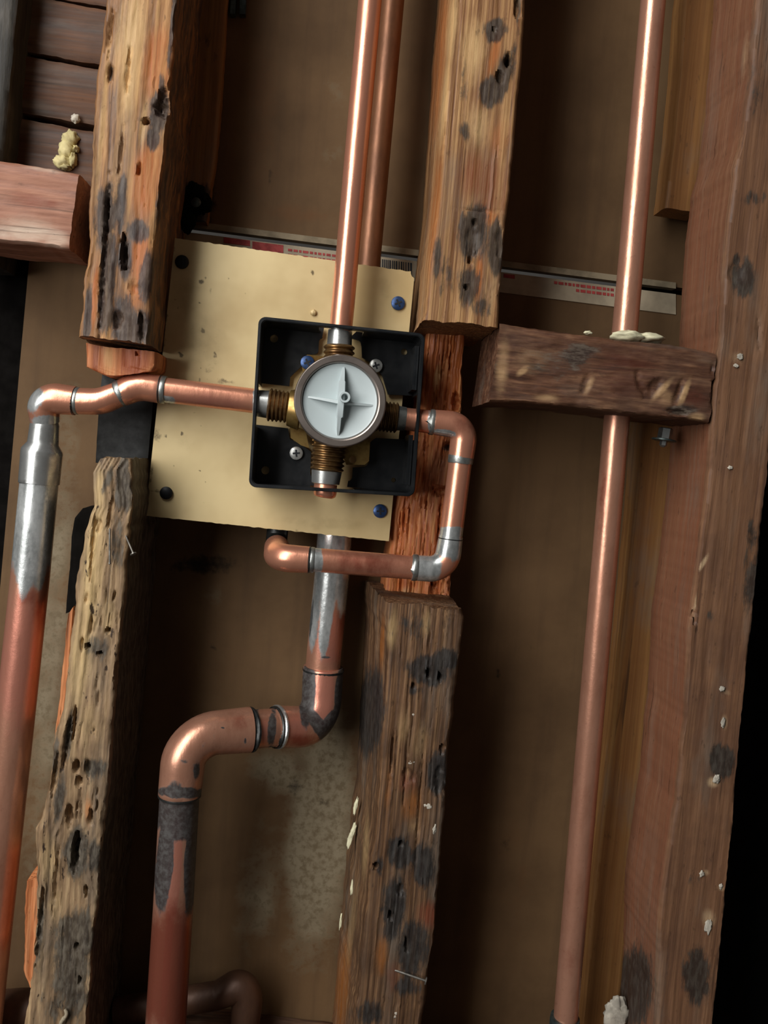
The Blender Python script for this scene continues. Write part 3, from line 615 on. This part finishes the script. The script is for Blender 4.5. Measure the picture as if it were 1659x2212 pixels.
# blocks
bl = thing('wood_block', 'pinkish wooden block jutting in from the left edge beside the left stud', 'block', Pm(60, 535, 20))
timber('body', [(-150, 322, -166, 500), (0, 346, -14, 520), (40, 352, 26, 525), (100, 361, 80, 529), (172, 374, 148, 538)], 0, 50, m_blockL, bl, seed=61, rough=.5, gf=(300, 40), chip=.8, bev=2.5, step=1.6,
       paint={'pale': [(60, 500, 80, 30, 6, .7), (120, 520, 30, 24, 0, .8), (10, 500, 40, 26, 0, .6), (100, 365, 60, 8, 8, .5)], 'red': [(60, 430, 60, 20, 8, .6), (110, 440, 20, 12, 0, .6)]})
br = thing('wood_block', 'dark brown block bridging centre stud and right post, pierced by the copper pipe', 'block', Pm(1290, 895, 30))
timber('body', [(1081, 699, 1058, 866), (1180, 714, 1160, 873), (1300, 729, 1280, 882), (1420, 741, 1400, 897), (1500, 752, 1490, 907), (1547, 762, 1533, 914)], 0, 64, m_blockR, br, seed=67, rough=.7, gf=(260, 50), chip=1.0, bev=2.5, step=1.3,
       dents=[(1410, 840, 14, 30, 2.5, 40), (1385, 830, 10, 30, 2, -20), (1465, 850, 8, 34, 1.6, 20), (1265, 830, 10, 26, 1.5, 20), (1460, 890, 30, 6, 3, 10), (1540, 840, 3, 60, 3)],
       paint={'pale': [(1130, 800, 18, 8, -40, .8), (1273, 832, 8, 24, 25, .7), (1430, 842, 8, 34, 42, .8), (1478, 850, 7, 36, 22, .8), (1150, 780, 60, 40, 0, .4), (1440, 860, 24, 24, 0, .5), (1180, 860, 30, 10, 5, .6), (1085, 790, 16, 70, 5, .6), (1505, 900, 20, 10, 0, .7)],
              'red': [(1350, 800, 90, 60, 0, .6), (1500, 860, 30, 30, 0, .6)], 'stain': [(1250, 770, 46, 30, 0, .65), (1180, 790, 60, 40, 0, .45), (1060, 780, 20, 70, 0, .4), (1470, 885, 40, 12, 0, .7)]})
lump('foam_bead', Pm(1356, 727, 18), 24, 24, 8, m_foam, None, .3, 1.8, 2.0, label='cream foam bead sealing the copper pipe on top of the dark block', cat='foam')
lump('foam_bead', Pm(1396, 731, 20), 24, 24, 6.5, m_foam, None, .3, 1.8, 6.0, label='smaller cream foam bead right of the pipe on the dark block', cat='foam')
lump('foam_bead', Pm(1270, 719, 6), 6, 5, 2.5, m_foam, None, .3, 1.8, 9.0, label='tiny white foam crumb on the top edge of the dark block', cat='foam')
fm = thing('foam_patch', 'lumpy yellowed foam on the sheathing planks above the pinkish block', 'foam', Pm(142, 365, 80))
for i, (x, y, sx, sy) in enumerate([(152, 300, 34, 34), (144, 322, 32, 42), (134, 350, 36, 28), (158, 346, 15, 30), (165, 322, 12, 14), (142, 362, 24, 12)]):
    c = Pm(x, y, 80); k = mpp(c)*1000
    lump('foam_lobe', c, sx*k, 9, sy*k, m_foamy, fm, .35, 2.0, i*1.9)
lump('foam_bead', Pm(163, 256, 80), 6, 4, 6, m_paint, None, .4, 2, 3.3, label='small white crumb stuck on the plank above the yellowed foam', cat='foam')
# hex bolt under the right block
hb = thing('hex_bolt', 'small grey hex bolt and washer under the dark block beside the post', 'bolt', Pm(1432, 968, 34))
c = Pm(1434, 952, 34); d = (Pm(1438, 930, 34)-c).normalized(); k = mpp(c)
v, f = lathe(c, d, [(4*k, -14*k), (8*k, -10*k), (8*k, 0), (14*k, 0), (15*k, 4*k), (15*k, 26*k), (12*k, 28*k)], 6); mk('bolt_head', v, f, m_steel, hb, smooth=False)
v, f = lathe(c, d, [(22*k, -1*k), (26*k, 0), (26*k, 3*k), (22*k, 4*k)], 24); mk('washer', v, f, m_verd, hb)
# little hanger at the top and mouldy screw on the cleat
hg = thing('pipe_hanger', 'small grey metal hanger on the back board at the top edge', 'hanger', Pm(512, 34, 100))
for x0, x1 in ((497, 508), (517, 530)):
    v, f = slab([(x0+4, -60), (x1+4, -60), (x1, 30), (x0, 30)], 97, 103); mk('strap_leg', v, f, m_verd, hg, smooth=False)
v, f = slab([(499, -90), (537, -86), (533, -50), (495, -54)], 96, 103); mk('strap_head', v, f, m_verd, hg, smooth=False)
ms = thing('mouldy_lump', 'black-green mouldy lump with a screw head on the yellowish strip', 'mould', Pm(420, 500, 84))
for i, (x, y, sx, sy) in enumerate([(420, 432, 58, 70), (405, 470, 40, 60), (440, 440, 34, 44)]):
    c = Pm(x, y, 87); k = mpp(c)*1000
    lump('mould_growth', c, sx*k, 12, sy*k, plain('black_mould', '#0c120e', .95, 0, .2, 150, spec=.1, bump=.6) if i == 0 else bpy.data.materials['black_mould'], ms, .3, 2.5, i*2.7)
v, f = lathe(Pm(424, 438, 81), AXD, [(.0032, 0), (.0036, .0012), (.0022, .0022), (.0005, .0026)], 16); mk('screw_head', v, f, m_verd, ms)

# ---------------------------------------------------------------- tan mounting plate
pt = thing('mounting_plate', 'tan metal plate behind the black valve box, fixed by four screws', 'plate', Pm(600, 1150, 51))
TL, TR, BR, BL = Pm(378, 514, 50), Pm(896, 588, 50), Pm(840, 1169, 50), Pm(314, 1114, 50)
nu, nv = 120, 130; V = []; Fc = []
for k in (0, 1):
    for i in range(nv+1):
        for j in range(nu+1):
            u, w = j/nu, i/nv
            x0 = 0.022*max(0, 1-(1-u)/0.03)*max(0, 1-w/0.02)        # clipped upper right corner
            p = TL.lerp(TR, u).lerp(BL.lerp(BR, u), w)
            e = min(w, 1-w)
            p = p+UPW*(0.0006*n3(u*40, w*40, 1) if e < 0.004 else 0)
            if u > 0.985 and w < 0.02: p = p-RTW*0.003*(1-w/0.02)*((u-0.985)/0.015)-UPW*0.003*(1-w/.02)*((u-0.985)/.015)
            V.append(p+Vector((0, 0.002*k+0.0004*n3(u*3, w*3, 5), 0)))
n = (nu+1)*(nv+1)
for i in range(nv):
    for j in range(nu):
        a = i*(nu+1)+j; Fc.append((a, a+nu+1, a+nu+2, a+1)); Fc.append((a+n, a+1+n, a+nu+2+n, a+nu+1+n))
edge = [j for j in range(nu+1)]+[i*(nu+1)+nu for i in range(1, nv+1)]+[nv*(nu+1)+j for j in range(nu-1, -1, -1)]+[i*(nu+1) for i in range(nv-1, 0, -1)]
for q in range(len(edge)):
    a, b = edge[q], edge[(q+1) % len(edge)]; Fc.append((a, b, b+n, a+n))
mk('plate_sheet', V, Fc, m_plate, pt, paint={
    'stain': [(435, 608, 7, 7, 0, .8), (360, 610, 10, 40, 0, .55), (438, 715, 6, 8, 0, .75), (355, 720, 8, 90, 4, .6), (415, 690, 26, 50, 0, .42), (450, 795, 30, 26, 0, .45), (392, 768, 6, 5, 0, .8), (340, 800, 10, 50, 0, .6), (470, 822, 60, 10, 4, .55), (335, 940, 14, 30, 0, .5), (325, 1020, 10, 30, 0, .6), (340, 1062, 20, 6, 0, .7), (500, 520, 50, 6, 8, .3), (420, 893, 6, 4, 0, .7),  # flat streak left of the lower left screw paints its shadow
               (675, 588, 4, 9, -20, .7), (600, 1142, 120, 5, 5, .4), (790, 1163, 30, 6, 4, .5), (420, 1100, 60, 5, 6, .35), (455, 640, 5, 30, 0, .4), (820, 620, 14, 30, 10, .3), (375, 540, 8, 16, 0, .6), (440, 760, 4, 5, 0, .8)]+[(432, 653, 5, 3, 0, 0.8), (529, 633, 3, 6, 0, 0.8), (431, 820, 4, 4, 0, 0.8), (477, 837, 3, 4, 0, 0.8), (443, 600, 4, 6, 0, 0.8), (433, 794, 4, 6, 0, 0.8), (441, 1086, 3, 4, 0, 0.8), (438, 900, 4, 3, 0, 0.8), (393, 936, 4, 6, 0, 0.8), (380, 848, 3, 6, 0, 0.8), (437, 860, 3, 4, 0, 0.8), (358, 941, 3, 6, 0, 0.8), (358, 813, 5, 4, 0, 0.8), (431, 1018, 4, 3, 0, 0.8), (448, 856, 4, 6, 0, 0.8), (466, 769, 5, 4, 0, 0.8), (385, 665, 5, 4, 0, 0.8), (414, 845, 3, 6, 0, 0.8), (463, 762, 3, 4, 0, 0.8), (386, 762, 4, 3, 0, 0.8), (376, 1007, 4, 3, 0, 0.8), (435, 919, 3, 3, 0, 0.8), (495, 603, 3, 4, 0, 0.8), (379, 648, 4, 4, 0, 0.8), (445, 1043, 3, 4, 0, 0.8), (365, 872, 4, 4, 0, 0.8)],
    'pale': [(400, 640, 40, 60, 0, .6), (440, 740, 60, 80, 0, .6), (830, 625, 20, 40, 0, .6), (400, 960, 50, 30, 0, .4), (700, 1130, 140, 20, 4, .5), (345, 1080, 30, 30, 0, .5)]})
def screw(name, x, y, ymm, rpx, mat, parent, label, rot=0.3, dome=0.5, cross=True, cat=None):
    c = Pm(x, y, ymm); r = rpx*mpp(c)
    v, f = lathe(c, AXD, [(r*.9, -.0015), (r, 0), (r*.97, r*.12), (r*.75, r*.12+r*.22*dome), (r*.35, r*.12+r*.33*dome), (r*.05, r*.12+r*.36*dome)], 28)
    o = mk(name, v, f, mat, parent, label=label, sharp=30)
    if cross:
        parts = []; a = Vector((math.cos(rot), 0, math.sin(rot))); b = Vector((-math.sin(rot), 0, math.cos(rot)))
        cc = c+AXD*(r*.12+r*.33*dome)
        parts.append(boxv(cc, a*r*1.05, AXD*r*.12, b*r*.24)); parts.append(boxv(cc, b*r*1.05, AXD*r*.125, a*r*.24))
        v, f = join(parts); mk('drive_cross_shade', v, f, m_recess_shade, o, smooth=False)  # dark cross set on the head paints the shade of a recess
    return o
screw('plate_screw', 393, 566, 49, 15, m_bscrew, pt, 'black screw head in the upper left corner', dome=.8, cross=False)
screw('plate_screw', 359, 1065, 49, 14, m_bscrew, pt, 'black screw head in the lower left corner', dome=.8, cross=False)
screw('plate_screw', 860, 655, 49, 15, m_blue, pt, 'blue screw in the upper right corner', .5)
screw('plate_screw', 821, 1104, 49, 15, m_blue, pt, 'blue cross-head screw in the lower right corner', .1)
lump('weld_nub', Pm(677, 675, 49), 4.5, 3, 4.5, m_plate, pt, .2, 2, 1)

# ---------------------------------------------------------------- black valve box
vb = thing('valve_box', 'black plastic square guard box around the round grey valve cap', 'box', Pm(716, 1060, 45))
Q = [Pm(559, 683, 12), Pm(919, 721, 12), Pm(895, 1073, 12), Pm(537, 1052, 12)]      # tl tr br bl of the rim
def bq(u, w): return Q[0].lerp(Q[1], u).lerp(Q[3].lerp(Q[2], u), w)
def rrect(inset, rad, n=6):
    out = []
    for cx, cy, a0 in ((1-inset-rad, inset+rad, -90), (1-inset-rad, 1-inset-rad, 0), (inset+rad, 1-inset-rad, 90), (inset+rad, inset+rad, 180)):
        for i in range(n+1):
            a = math.radians(a0+90*i/n); out.append(bq(cx+rad*math.cos(a), cy+rad*math.sin(a)))
    return out
DB = 0.036; DR = 0.006                            # wall depth; solid rim, then slots for the four pipes behind it
v1, f1 = prism([rrect(0.0, 0.045), rrect(0.020, 0.035)], (0, DR, 0))
v2, f2 = prism([[p+AXD*.0008 for p in rrect(0.004, 0.043)], [p+AXD*.0008 for p in rrect(0.016, 0.036)]], (0, .001, 0))
v, f = join([(v1, f1), (v2, f2)])
mk('rim', v, f, m_black, vb, sharp=30)
def corner(cx, cy, a0, ends):
    def arc(ins, rad): return [(abs(cx-ins-rad)+rad*math.cos(math.radians(a0+15*i)), abs(cy-ins-rad)+rad*math.sin(math.radians(a0+15*i))) for i in range(7)]
    o, n_ = arc(0.0, .045), arc(.02, .035)
    (e0, i0), (e1, i1) = ends
    return [bq(*q)+Vector((0, DR, 0)) for q in [e0]+o+[e1, i1]+n_[::-1]+[i0]]
cs = [corner(0, 0, 180, (((0, .385), (.02, .385)), ((.36, 0), (.36, .02)))), corner(1, 0, 270, (((.63, 0), (.63, .02)), ((1, .37), (.98, .37)))),
      corner(1, 1, 0, (((1, .65), (.98, .65)), ((.635, 1), (.635, .98)))), corner(0, 1, 90, (((.365, 1), (.365, .98)), ((0, .64), (.02, .64))))]
for lp_ in cs:
    v, f = prism([lp_], (0, DB-DR, 0)); mk('side_wall', v, f, m_black, vb, sharp=30)
for w0, w1 in ((0.07, 0.34), (0.62, 0.93)):
    for uu in (0.955, 0.968):
        a, b = bq(uu, w0), bq(uu, w1)
        v, f = boxv((a+b)/2+Vector((0, .02, 0)), RTW*.0016, Vector((0, .026, 0)), (a-b)); mk('wall_rib', v, f, m_black, vb, smooth=False)
YF = 45
fl = lambda pts: [Pm(x, y, YF) for x, y in pts]
def circ(x, y, r, n=14): return [Pm(x+r*math.cos(2*math.pi*i/n), y+r*math.sin(2*math.pi*i/n), YF) for i in range(n)]
def arcp(cx, cy, r, a0, a1, n=5): return [(cx+r*math.cos(math.radians(a0+(a1-a0)*i/n)), cy+r*math.sin(math.radians(a0+(a1-a0)*i/n))) for i in range(n+1)]
cTL, cTR, cBR, cBL = (566, 694), (900, 731), (878, 1064), (546, 1044)
pieces = [
    (fl([cTL, (700, 708), (696, 728)]+arcp(697, 738, 8, -90, -180)+[(688, 758)]+arcp(680, 757, 8, 0, 90)+[(662, 766), (653, 772), (650, 792), (636, 806), (627, 814), (625, 834), (557, 827)]), [circ(592, 731, 9)]),
    (fl([(770, 716), cTR, (893, 855), (838, 852), (826, 812), (806, 786), (782, 772), (781, 748)]+arcp(770, 744, 10, 0, -80)+[(755, 730)]), [circ(873, 760, 7)]),
    (fl([(888, 950), cBR, (750, 1052), (752, 1040)]+arcp(752, 1030, 9, 90, 0)+[(762, 1010), (790, 1008), (797, 1000), (800, 955), (812, 946)]), [circ(850, 1037, 5)]),
    (fl([(551, 917), (622, 925), (626, 948), (654, 962), (672, 976), (670, 1024)]+arcp(680, 1024, 9, 180, 90)+[(700, 1036), (700, 1050), cBL]), [circ(573, 1016, 9)])]
for a, h in pieces:
    v, f = prism([a]+h, (0, .003, 0)); mk('floor_panel', v, f, m_black, vb, sharp=30)
screw('box_screw', 812, 790, 43, 14.5, m_wscrew, vb, 'pale cross-head screw right of the cap', .4)
screw('box_screw', 640, 979, 43, 14.5, m_wscrew, vb, 'pale cross-head screw below left of the cap', .15)

# ---------------------------------------------------------------- shower valve
va = thing('shower_valve', 'brass shower valve with round pale grey cap in a nickel ring', 'valve', Pm(733, 870, 48))
def cyl(name, a, b, wa, wb, mat, parent, prof=None, seg=36, label=None):
    """turned part from pixel a to pixel b (px, py, ymm); profile of (fraction, radius factor)"""
    pa, pb = Pm(*a), Pm(*b); ra, rb = wa/2*mpp(pa), wb/2*mpp(pb); L = (pb-pa).length
    prof = prof or [(0, .9), (0.06, 1), (0.94, 1), (1, .9)]
    v, f = lathe(pa, pb-pa, [((ra+(rb-ra)*q)*s, L*q) for q, s in prof], seg)
    return mk(name, v, f, mat, parent, label=label, sharp=35)
def threads(n): 
    out = [(0, .8)]
    for i in range(n): out += [((i+.08)/n, .88), ((i+.4)/n, 1), ((i+.6)/n, 1), ((i+.95)/n, .88)]
    return out+[(1, .8)]
YV = 24
v, f = lathe(Pm(733, 872, 44), AXD, [(.012, 0), (.024, .002), (.027, .008), (.027, .03), (.029, .034), (.029, .05)], 48); mk('valve_body', v, f, m_brass, va)
p = cyl('left_port', (640, 882, YV), (579, 874, YV), 66, 72, m_bronze, va, threads(7)); cyl('port_sleeve', (582, 874, YV), (548, 870, YV), 60, 56, m_tin, p)
cyl('port_flange', (650, 885, YV), (622, 881, YV), 92, 76, m_brass, p)
p = cyl('top_port', (731, 800, YV), (733, 746, YV), 66, 68, m_bronze, va, threads(5)); cyl('port_sleeve', (733, 748, YV), (735, 712, YV), 54, 52, m_tin, p)
p = cyl('bottom_port', (715, 930, YV), (706, 1018, YV), 78, 72, m_bronze, va, threads(9)); cyl('port_sleeve', (706, 1016, YV), (703, 1046, YV), 66, 60, m_tin, p)
tube('stub_pipe', [(704, 1040, YV, 50), (702, 1066, YV, 50), (701.5, 1072, YV, 46), (701, 1075, YV, 34)], m_copper, p, label='capped copper stub under the box')
p = cyl('right_port', (812, 898, YV), (859, 903, YV), 66, 66, m_bronze, va, threads(6)); cyl('port_sleeve', (857, 903, YV), (877, 905, YV), 54, 50, m_solder, p)
v, f = prism([[Pm(x, y, 34) for x, y in ((740, 950), (800, 945), (797, 996), (788, 1004), (748, 1004), (742, 990))], [Pm(762+8*math.cos(a*math.pi/6), 993+8*math.sin(a*math.pi/6), 34) for a in range(12)]], (0, .006, 0)); mk('mounting_lug', v, f, m_brass, va, sharp=30)
v, f = slab([(650, 775), (664, 766), (700, 770), (700, 800), (655, 812)], 34, 40); mk('mounting_lug', v, f, m_brass, va, sharp=30)
v, f = slab([(626, 915), (660, 930), (668, 968), (650, 962), (628, 946)], 34, 40); mk('mounting_lug', v, f, m_brass, va, sharp=30)
screw('lug_screw', 664, 783, 33, 15, m_blue, va, 'blue screw tucked behind the ring', .5)
cr_ = Pm(735, 866, -18); k = mpp(cr_); ro = 100*k
v, f = lathe(cr_, AXD, [(ro*.80, -.034), (ro*.985, -.034), (ro*1.0, -.030), (ro*1.0, -.0015), (ro*.985, -.0003), (ro*.97, 0), (ro*.86, 0), (ro*.835, -.0004), (ro*.82, -.0015), (ro*.81, -.006), (ro*.80, -.02)], 96)
mk('retaining_ring', v, f, m_nickel, va, sharp=25)
ci = Pm(738, 867, -18)
v, f = lathe(cr_, AXD, [(ro*.5, -.02), (ro*.82, -.012), (ro*.82, -.0032), (ro*.80, -.0024), (ro*.76, -.0030), (ro*.4, -.0042), (ro*.05, -.0046)], 96)
cap = mk('grey_cap', v, f, m_grey, va, sharp=25, label='round pale grey plastic cap with cross-shaped fins')
def fin(nodes, name):
    """ridge with diamond plan: nodes (px, py, half width px, top height mm) along its length"""
    V, Fc = [], []
    base = -18+4.5
    dv = (Pm(nodes[-1][0], nodes[-1][1], -14)-Pm(nodes[0][0], nodes[0][1], -14)).normalized(); sd = dv.cross(Vector((0, 1, 0))).normalized()
    for x, y, hw, ht in nodes:
        c = Pm(x, y, base-ht); kk = mpp(c)*hw
        cb = Vector((c.x, Pm(x, y, base).y, c.z))
        V += [cb-sd*kk*1.15, c-sd*kk*.75, c+sd*kk*.75, cb+sd*kk*1.15]
    n = len(nodes)
    for i in range(n-1):
        for j in range(4): Fc.append((i*4+j, i*4+(j+1) % 4, i*4+4+(j+1) % 4, i*4+4+j))
    Fc.append((3, 2, 1, 0)); Fc.append(tuple(n*4-4+j for j in range(4)))
    o = mk(name, V, Fc, m_grey, cap, sharp=30)
    import bmesh
    bm = bmesh.new(); bm.from_mesh(o.data); bmesh.ops.recalc_face_normals(bm, faces=bm.faces); bm.to_mesh(o.data); bm.free()
fin([(743, 791, 2, 1), (742, 800, 4, 4), (740, 822, 6, 6.5), (739.5, 823, 8, 6.5), (738.5, 846, 8.5, 8.5), (736, 880, 8, 8.5), (734.5, 900, 7.5, 7), (733, 903, 5, 6.5), (731, 928, 4.5, 4.5), (730, 943, 2, 1)], 'grip_fin')
fin([(662, 857, 2, 1), (690, 861, 3.5, 3.5), (730, 868, 5, 6)], 'cross_fin')
fin([(742, 869, 5, 6), (775, 873, 3.5, 3.5), (812, 877, 2.5, 1)], 'cross_fin')
hc = Pm(745, 858, -24); hk = mpp(hc)
v, f = lathe(hc, AXD, [(12*hk, -.010), (12*hk, .0000), (11.5*hk, .0006), (8*hk, .0006), (7*hk, 0), (6.5*hk, -.006), (.0001, -.0062)], 32); mk('hub', v, f, m_grey, cap, sharp=30)

# ---------------------------------------------------------------- pipes
# riser
rz = thing('riser_pipe', 'shiny new copper riser running up from the valve box out of the top', 'pipe', Pm(735, 712, 24))
tube('pipe_section', [(734.5, 728, YV, 49), (741, 660, 22, 50), (770, 330, 22, 50), (803, -40, 24, 51), (816, -190, 24, 51)], m_copper, rz, seg=48)
tube('supply_pipe', [(757, 1000, 72, 47), (797, 570, 72, 49), (849, 0, 72, 49), (866, -190, 72, 49)], m_copdk, None, seg=36, label='dull brown copper pipe half hidden behind the shiny riser', cat='pipe')
# left run
lr = thing('left_supply_run', 'pink copper run from the valve\'s left side to the tinned pipe at the left edge', 'pipe', Pm(40, 2230, 30))
tube('pipe_section', [(556, 867, YV, 53), (345, 841, 24, 54)], m_copper, lr, seg=40, paint={'tin': [(350, 866, 26, 12, 0, .9), (552, 868, 8, 40, 0, .7)], 'pink': [(450, 870, 120, 30, 6, .5)]})
d1 = Pm(556, 867, 24)-Pm(345, 841, 24)
tube('street_elbow', [(350, 841.5, 24, 58), (346, 841, 24, 60), (297, 834, 24, 60, 6), (262, 850, 24, 57), (256, 853, 24, 53)], m_copper, lr, seg=40)
band('solder_ring', (353, 842, 24), d1, 30, 3.5, m_solder, lr); band('solder_seam', (346, 841, 24), d1, 31, 0.9, m_burnt, lr)
tube('street_elbow', [(268, 847, 24, 53), (217, 868, 24, 57, 5), (160, 866, 25, 57)], m_copper, lr, seg=40)
band('solder_ring', (262, 849, 24), Pm(268, 847, 24)-Pm(217, 868, 24), 29, 4, m_solder, lr)
band('solder_seam', (161, 866, 25), d1, 31, 1.0, m_burnt, lr); band('solder_ring', (167, 866, 25), d1, 29.5, 3, m_solder, lr)
tube('elbow', [(163, 866, 25, 62), (92, 858, 26, 66, 11), (97, 912, 30, 60)], m_copper, lr, seg=44, paint={'tin': [(72, 862, 24, 34, 0, .75), (100, 910, 40, 14, 0, .8)]})
band('solder_ring', (97, 908, 30), UPW, 28, 4, m_solder, lr)
tube('reducer', [(97, 908, 30, 54), (96.5, 918, 30, 60), (93, 958, 30, 64), (91, 972, 30, 84), (90.5, 978, 30, 86), (84.5, 1044, 30, 84), (84.5, 1045, 30, 78)], m_tin, lr, seg=44, label='tinned silver reducer coupling')
tube('pipe_section', [(86, 1030, 30, 79), (65, 1247, 30, 80), (24, 1635, 30, 80), (-8, 1925, 30, 81), (-52, 2330, 30, 82)], m_copold, lr, seg=48,
     paint={'tin': [(78, 1120, 60, 120, 5, 1.0), (58, 1190, 24, 90, 5, .9), (88, 1220, 14, 60, 5, .7)], 'pink': [(40, 1420, 60, 200, 5, .6)], 'redox': [(90, 1320, 24, 60, 0, .6), (60, 1290, 40, 26, 0, .5)], 'burn': [(100, 1080, 8, 40, 5, .4), (68, 1110, 4, 14, 20, .6)]})
# loop on the right
lp = thing('copper_loop', 'copper loop leaving the valve\'s right side, dropping and returning left below the plate', 'pipe', Pm(930, 1240, 20))
YL = 20
tube('pipe_section', [(868, 904, YV, 48), (925, 911, 22, 50), (945, 913, YL, 50)], m_copper, lp, seg=36, paint={'tin': [(930, 912, 6, 30, 0, .8)]})
dh = Pm(945, 913, YL)-Pm(868, 904, YL)
band('solder_ring', (933, 912, 21), dh, 28, 3, m_solder, lp)
tube('elbow', [(938, 912, YL, 54), (1005, 920, YL, 57, 17), (996, 988, YL, 55)], m_copper, lp, seg=40, paint={'tin': [(960, 935, 26, 8, 10, .75)], 'redox': [(1010, 910, 40, 40, 0, .5)]})
dvv = Pm(996, 985, YL)-Pm(975, 1160, YL)
band('solder_ring', (995, 992, YL), dvv, 27.5, 6, m_solder, lp)
tube('pipe_section', [(996, 985, YL, 50), (973, 1165, YL, 50)], m_copper, lp, seg=40, paint={'tin': [(974, 1150, 40, 12, 0, .9)]})
band('solder_seam', (973, 1164, YL), dvv, 27, .8, m_burnt, lp)
tube('elbow', [(974, 1158, YL, 52), (963, 1231, YL, 56, 14), (890, 1226, YL, 55)], m_copper, lp, seg=40, paint={'tin': [(972, 1175, 40, 26, 0, .95), (915, 1226, 34, 44, 0, 1), (985, 1190, 16, 26, 0, .6)]})
dlo = Pm(900, 1227, YL)-Pm(670, 1209, YL)
band('solder_ring', (896, 1226, YL), dlo, 29, 3.5, m_solder, lp)
tube('pipe_section', [(900, 1227, YL, 51), (800, 1219, YL, 52), (664, 1208, YL, 52)], m_copper, lp, seg=40, paint={'tin': [(680, 1210, 16, 40, 0, .95)], 'redox': [(790, 1218, 130, 40, 4, .55)]})
band('solder_seam', (668, 1209, YL), dlo, 29, 1.0, m_burnt, lp); band('solder_ring', (674, 1209.5, YL), dlo, 28, 3, m_solder, lp)
tube('elbow', [(668, 1209, YL, 57), (600, 1205, 22, 60, 10), (598, 1182, 52, 54)], m_copper, lp, seg=40)
tube('pipe_section', [(598, 1184, 50, 50), (597, 1170, 66, 46, 6), (606, 1080, 70, 46)], m_burnt, lp, seg=32, label='blackened copper pipe going up behind the plate')
# tinned centre drain-size pipe
cp = thing('offset_pipe', 'thick copper pipe below the plate with two elbows stepping left and down', 'pipe', Pm(360, 2230, 25))
tube('pipe_section', [(729, 1060, 76, 74), (717, 1245, 76, 75), (700, 1411, 76, 75), (697, 1450, 76, 75)], m_copold, cp, seg=44,
     paint={'tin': [(726, 1170, 70, 120, 5, 1), (708, 1300, 14, 110, 5, .95), (678, 1330, 9, 80, 4, .8), (740, 1290, 14, 60, 5, .6)], 'pink': [(715, 1380, 40, 70, 0, .7)], 'redox': [(740, 1330, 14, 80, 5, .6)], 'burn': [(672, 1340, 5, 60, 5, .6), (705, 1420, 16, 6, 0, .6)]})
tube('elbow', [(698.5, 1440, 76, 84), (698, 1446, 76, 88), (692, 1570, 68, 86, 24), (598, 1570, 50, 90), (596, 1570, 50, 84)], m_copold, cp, seg=48,
     paint={'burn': [(664, 1500, 16, 70, 4, 1), (690, 1570, 14, 46, -35, .95), (735, 1500, 12, 70, 5, .9), (712, 1560, 14, 40, 30, .9), (700, 1440, 60, 7, 3, .6)], 'pink': [(700, 1500, 22, 70, 0, .9), (640, 1570, 36, 40, 0, .6)], 'redox': [(650, 1600, 40, 20, 0, .6)]})
band('solder_seam', (698.5, 1447, 76), Pm(700, 1411, 76)-Pm(697, 1450, 76), 45, 2.2, m_burnt, cp)
tube('pipe_section', [(610, 1570, 52, 80), (525, 1577, 36, 84)], m_copold, cp, seg=44, paint={'burn': [(548, 1576, 12, 60, 4, .9), (588, 1574, 10, 60, 4, .7)], 'pink': [(570, 1580, 16, 40, 0, .5)]})
dx = Pm(596, 1570, 50)-Pm(500, 1580, 32)
band('solder_ring', (600, 1570, 50), dx, 47, 2.2, m_tin, cp); band('solder_seam', (594, 1571, 49), dx, 45, 2.0, m_burnt, cp); band('solder_seam', (541, 1576, 39), dx, 48.5, 2.2, m_burnt, cp)
tube('elbow', [(540, 1576, 39, 92), (539, 1576, 39, 97), (402, 1588, 22, 95, 26), (388, 1715, 20, 91), (388, 1716, 20, 86)], m_copold, cp, seg=52,
     paint={'burn': [(390, 1712, 60, 14, 3, .8), (425, 1665, 10, 30, 0, .55), (395, 1645, 18, 10, 0, .5), (465, 1590, 8, 14, 0, .5), (440, 1610, 10, 24, 40, .4), (380, 1700, 30, 26, 0, .5), (484, 1572, 4, 4, 0, .9), (530, 1600, 5, 10, 0, .7)], 'redox': [(520, 1560, 30, 30, 0, .5), (430, 1540, 40, 20, -30, .4)]})
v = Pm(388, 1715, 20)-Pm(391, 1660, 20)
band('solder_seam', (388, 1717, 20), v, 46, 1.8, m_burnt, cp)
tube('pipe_section', [(389, 1700, 20, 84), (374, 1962, 20, 85), (358, 2212, 20, 86), (350, 2340, 20, 86)], m_copold, cp, seg=48,
     paint={'burn': [(392, 1755, 60, 60, 0, 1), (355, 1860, 18, 110, 4, 1), (415, 1860, 16, 110, 4, 1)], 'pink': [(377, 1880, 14, 110, 4, 1), (362, 2060, 9, 160, 4, .8)], 'redox': [(370, 2100, 80, 160, 4, .9)]})
# right pipe
tube('standing_pipe', [(1427.5, -190, 35, 53), (1411, 0, 35, 53), (1360, 600, 35, 54), (1331, 920, 35, 55), (1277, 1547, 35, 54), (1222, 2200, 35, 52), (1211, 2330, 35, 52)], m_copold, None, seg=48,
     label='tall straight aged copper pipe passing through the dark block on the right', cat='pipe', paint={'redox': [(1300, 1100, 14, 160, 5, .5), (1225, 2080, 40, 60, 0, .4)]})
fg = band('pipe_coupling', (1219, 2216, 35), UPW, 32, 14, m_verd, None, label='greenish coupling at the foot of the right copper pipe', cat='fitting')
# low pipes in the back
tube('back_elbow_pipe', [(250, 2185, 74, 58), (470, 2150, 74, 58), (538, 2118, 74, 66, 20), (528, 2230, 74, 60), (520, 2340, 74, 60)], m_copdim, None, seg=36, label='dim copper elbow low in the back behind the thick pipe', cat='pipe')
tube('back_stub_pipe', [(-90, 2188, 60, 76), (40, 2178, 60, 78), (170, 2175, 60, 76)], m_copdim, None, seg=36, label='dim brown pipe crossing behind the foot of the left stud', cat='pipe')
